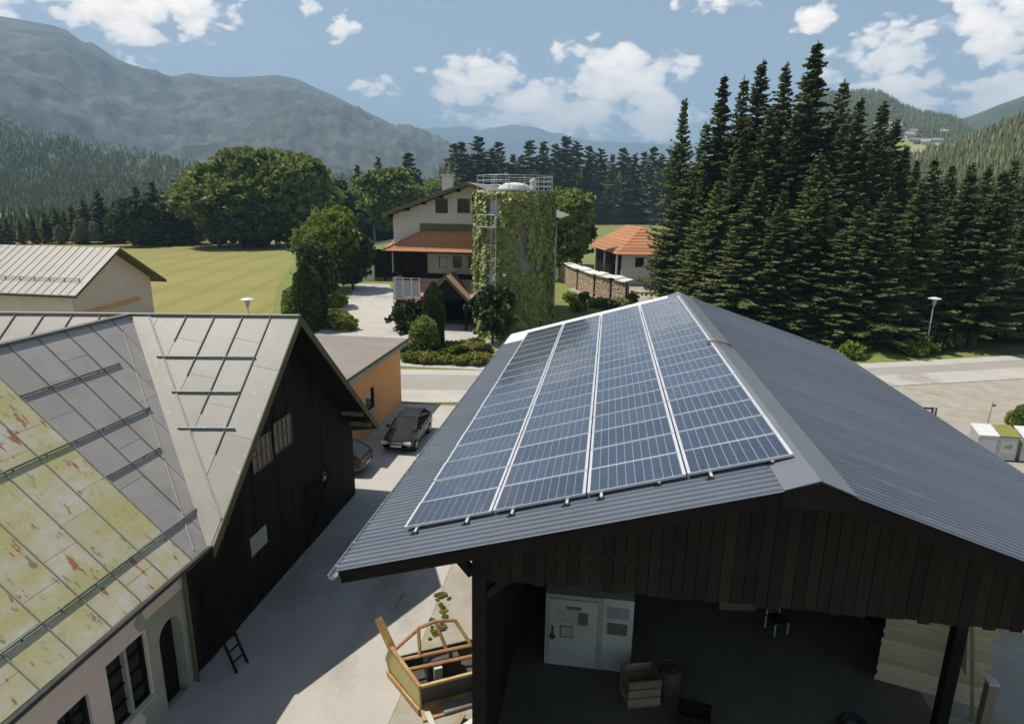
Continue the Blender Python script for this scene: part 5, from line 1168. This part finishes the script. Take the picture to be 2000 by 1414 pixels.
for (px,b,t,pr_,hp,wd_,lab) in [(848,682,556,THU,6,.85,'tall dark columnar conifer before the house porch'),(830,692,622,THR,3,1.0,'clipped rounded green conifer at the bed edge'),(604,646,518,THU,6,1.0,'dark narrow conifer beside the field edge'),(622,640,540,THU,6,1.0,'dark conifer standing behind the field-edge conifer'),(585,628,560,THR,3,1.2,'ragged low conifer leaning over the hay field'),(1996,846,790,THR,3,.9,'small dark conifer in the red-flowered bed')]:
    p, h = place(px,b,t); tree('garden_conifer', lab, pr_, p, h, hp, wd_)
SHB = [(broad_mesh(61,[(0,0,.5,.8,.8,.45),(.5,.3,.4,.5,.5,.35),(-.5,-.2,.42,.5,.5,.36)],1500,.2,'leaves_yellow'),MB().tube((0,0,-.03),(0,0,.5),.05,.02,5).mesh('trunk','bark')),
       (broad_mesh(62,[(0,0,.5,.75,.75,.45),(.45,-.3,.5,.45,.5,.4)],1500,.2,'leaves_light'),MB().tube((0,0,-.03),(0,0,.5),.05,.02,5).mesh('trunk','bark')),
       (broad_mesh(63,[(0,0,.6,.7,.7,.55),(.3,.4,.5,.5,.5,.45)],1500,.2,'leaves_dark'),MB().tube((0,0,-.03),(0,0,.5),.05,.02,5).mesh('trunk','bark'))]
OPEN = (broad_mesh(64,lobes(9,4,3.4,7,.35),2600,.3,'leaves_dark'), limb_trunk(4,.09,8))
p, h = place(800,672,588); tree('broadleaf_tree','small open dark tree at the end of the planting bed',OPEN,p,h,4,1.1)
p, h = place(962,672,560); tree('broadleaf_tree','small dark leafy tree at the foot of the silo',OPEN,p,h,4,1.0)
def shrub(px, py, k, s_, lab, grp):
    p = GZ(px,py); o = thing('shrub',lab,'shrub',(p.x,p.y,.1),rnd.uniform(0,6),grp); o.scale = (s_*rnd.uniform(.85,1.2),s_*rnd.uniform(.85,1.2),s_*rnd.uniform(.8,1.1)); inst('stems',SHB[k][1],o); inst('foliage',SHB[k][0],o)
for (px,py) in [(796,706),(815,708),(836,710),(858,711),(880,711),(902,712),(924,712),(944,712),(870,698),(892,694),(915,692),(940,690),(905,680),(932,678),(880,684)]: shrub(px,py,rnd.choice((0,0,1)),rnd.uniform(.65,.95),'low yellow-green shrub in the roadside planting bed','yellow-green shrubs in the bed')
for (px,py) in [(803,700),(855,692),(905,700),(950,700)]: shrub(px,py,2,.9,'dark green shrub between the yellow ones in the planting bed','dark shrubs in the bed')
for (px,py) in [(640,640),(655,625),(668,636),(660,600),(672,645)]: shrub(px,py,rnd.choice((0,1)),1.3,'sunlit shrub on the lawn beside the concrete drive','shrubs beside the drive')
for (px,py) in [(1115,590),(1140,592),(1165,600),(1190,605),(1212,602),(1130,608),(1232,596)]: shrub(px,py,rnd.choice((1,0,2)),1.2,'shrub at the foot of the firewood stacks','shrubs below the firewood')
for (px,py) in [(500,480),(520,482),(480,478),(440,476)]: shrub(px,py,2,4.2,'dark bush at the hay field edge under the broadleaf clump','bushes at the field edge')
for (px,py) in [(1800,690),(1830,688),(1780,694),(1860,684),(1660,700)]: shrub(px,py,rnd.choice((1,2)),1.2,'bush under the spruces by the lamp','bushes under the spruces')
for (px,py) in [(1988,838),(1998,830)]: shrub(px,py,0,.8,'low yellow shrub beside the small dark conifer','shrubs by the bins')
for k in range(22):
    px, py = 868-26*(k/22)+rnd.uniform(-15,15), 1160+k*4.2+rnd.uniform(-4,4)
    p = GZ(px,py); o = thing('weed_clump','low green weeds at the edge of the concrete by the hall','weeds',(p.x,p.y,.01),rnd.uniform(0,6),'weeds along the hall'); q = rnd.uniform(.05,.15); o.scale = (q*rnd.uniform(.8,1.6),q,q*rnd.uniform(.5,.9)); inst('stems',SHB[k%2][1],o); inst('foliage',SHB[k%2][0],o)

# ------------------------------------------------------------------ far woods (one mass), hillside village, spire
def wood_mass(name, pts, mat='needles_far'):
    m = MB()
    for (x,y,z,h) in pts:
        r_ = h*.17; a = rnd.uniform(0,2)
        for (z0,z1,k) in ((.1,.62,1.0),(.4,.86,.68),(.7,1.02,.36)):
            b = len(m.v); m.v += [Vector((x+math.cos(a+i*1.2566)*r_*k*rnd.uniform(.75,1.25),y+math.sin(a+i*1.2566)*r_*k*rnd.uniform(.75,1.25),z+h*z0+rnd.uniform(-.03,.03)*h)) for i in range(5)]+[Vector((x,y,z+h*z1))]
            m.f += [[b+i,b+(i+1)%5,b+5] for i in range(5)]
    o = m.build(name, mat); return tag(o, kind='stuff')
pts = []
for _ in range(1100):
    p = GZ(rnd.uniform(860,1345), rnd.uniform(424,437)); pts.append((p.x,p.y,0,rnd.uniform(24,36)))
for _ in range(420):
    p = GZ(rnd.uniform(-60,420), rnd.uniform(456,472)); pts.append((p.x,p.y,0,rnd.uniform(5,10)))
tag(wood_mass('far_forest', pts), 'dense dark conifer forest filling the valley floor behind the first trees', 'forest')
MEAD = [(1700,268),(1780,272),(1865,292),(1858,302),(1800,306),(1730,298),(1705,288)]
def inside(px, py, poly):
    r_ = False
    for (x0,y0),(x1,y1) in zip(poly, poly[1:]+poly[:1]):
        if (y0 > py) != (y1 > py) and px < (x1-x0)*(py-y0)/(y1-y0)+x0: r_ = not r_
    return r_
VIL = (1690,246,1950,322)
pts = []
for _ in range(9000):
    px, py = rnd.uniform(1560,2020), rnd.uniform(184,420)
    if inside(px,py,[(1690,262),(1700,246),(1760,248),(1870,286),(1880,300),(1850,312),(1710,304)]) : continue
    p = hit(SLOPE,px,py) or hit(HILL,px,py)
    if p: pts.append((p.x,p.y,p.z-2,rnd.uniform(8,13) if (p-CAM).length > 560 else rnd.uniform(13,20)))
for i in range(260):
    px = 1570+i*460/260; 
    for py in range(180,300):
        p = hit(HILL,px,py)
        if p: pts.append((p.x,p.y,p.z-2,rnd.uniform(9,14))); break
tag(wood_mass('hillside_forest', pts, 'slope_trees'), 'conifer forest covering the slopes of the hill beyond the spruce stand', 'forest')
pts = []
for _ in range(15000):
    px, py = rnd.uniform(-40,900), rnd.uniform(215,425)
    p = hit(FOOT,px,py)
    if p: pts.append((p.x,p.y,p.z-3,rnd.uniform(7,12)))
tag(wood_mass('foothill_forest', pts, 'slope_trees'), 'mixed forest on the lower slope under the blue mountain', 'forest')
mp_ = [hit(HILL,*q) for q in MEAD]
if all(mp_):
    m = MB(); n = 14; cs = sum(mp_, Vector())/len(mp_); g = []
    grid = {}
    for i in range(26):
        for j in range(10):
            px, py = 1698+i*6.8, 264+j*4.6
            if inside(px,py,MEAD):
                h_ = hit(HILL,px,py)
                if h_: grid[i,j] = len(m.v); m.v.append(h_+Vector((0,-1.0,1.2)))
    for (i,j) in grid:
        q = [(i,j),(i+1,j),(i+1,j+1),(i,j+1)]
        if all(k in grid for k in q): m.f.append([grid[k] for k in q])
    if m.f: tag(m.build('hill_meadow','meadow_slope'), kind='structure')
vils = [(1712,252,'white house above the hill meadow'),(1727,250,'pale house beside the white one above the meadow'),(1742,256,'small house at the end of the upper row'),(1752,254,'long low house behind the upper row'),(1735,262,'house just above the meadow edge'),(1782,264,'white house at the meadow corner'),(1775,270,'low barn at the meadow corner'),(1786,282,'brown-roofed farmhouse below the meadow corner'),(1806,284,'pair house below the meadow'),(1828,282,'white chalet with terrace on the wooded slope'),(1842,264,'tan field barn in a clearing above the chalet'),(1846,308,'white gabled house low on the hill'),(1832,292,'small chalet under the terrace'),(1868,304,'small hut near the gabled house')]
for i, (px,py,lab) in enumerate(vils):
    p = hit(SLOPE,px,py) if False else hit(HILL,px,py)
    if not p: continue
    v = thing('village_house', lab, 'house', p, rnd.uniform(-.5,.5)); s_ = rnd.uniform(4.6,6.6)
    MB().box((-s_,-s_*.7,-5),(s_,s_*.7,4.8)).build('wall','white_paint' if i%3 != 1 else 'plaster_beige',v,local=True)
    rf = MB().prism([(-s_*1.15,-s_*.9,4.3),(-s_*1.15,s_*.9,4.3),(-s_*1.15,0,8.0)],(s_*2.3,0,0)).build('roof','felt_roof' if i%2 else 'sheet_grey',v,local=True)
    for wx in (-.5,.0,.5): MB().box((wx*s_-.5,-s_*.7-.06,.6),(wx*s_+.5,-s_*.7-.01,2.0)).build('window','glass_dark',v,local=True)
p, h = place(646,470,380); sp_ = thing('church_spire','pale pointed church spire rising behind the bright green tree','church',p)
MB().box((-2.2,-2.2,0),(2.2,2.2,h-6.2)).build('tower','plaster_white',sp_,local=True); MB().add([(-2.4,-2.4,h-6.2),(2.4,-2.4,h-6.2),(2.4,2.4,h-6.2),(-2.4,2.4,h-6.2),(0,0,h)],[(0,1,4),(1,2,4),(2,3,4),(3,0,4)]).build('spire','coping',sp_,local=True)
p, h = place(745,470,393); ct = thing('cottage','small cottage with grey roof half hidden behind the house eaves','house',p)
MB().box((-6,-.2,0),(6,8,h-2.2)).build('wall','wood_dark',ct,local=True); MB().prism([(-7,-1.5,h-2.6),(-7,4,h),(-7,9.5,h-2.6)],(14,0,0)).build('roof','felt_roof',ct,local=True); MB().box((-2.4,-1.2,0),(-1.7,-.5,h-2.4)).build('pillar','white_paint',ct,local=True)

# ------------------------------------------------------------------ air
hz = MB().box((-11000,-1500,-1),(11000,12500,1420)).build('haze','grass'); hz.data.materials.clear()
hm = bpy.data.materials.new('haze_air'); hm.use_nodes = True; hn = hm.node_tree.nodes; hn.clear()
ho_ = hn.new('ShaderNodeOutputMaterial'); pv = hn.new('ShaderNodeVolumePrincipled'); pv.inputs['Color'].default_value = (.48,.74,1.0,1); pv.inputs['Density'].default_value = 1.85e-4; pv.inputs['Anisotropy'].default_value = 0.0
hm.node_tree.links.new(pv.outputs[0], ho_.inputs['Volume']); hz.data.materials.append(hm); hz['kind'] = 'stuff'; hz['label'] = 'thin blue summer haze filling the valley air'
hz.display_type = 'WIRE'
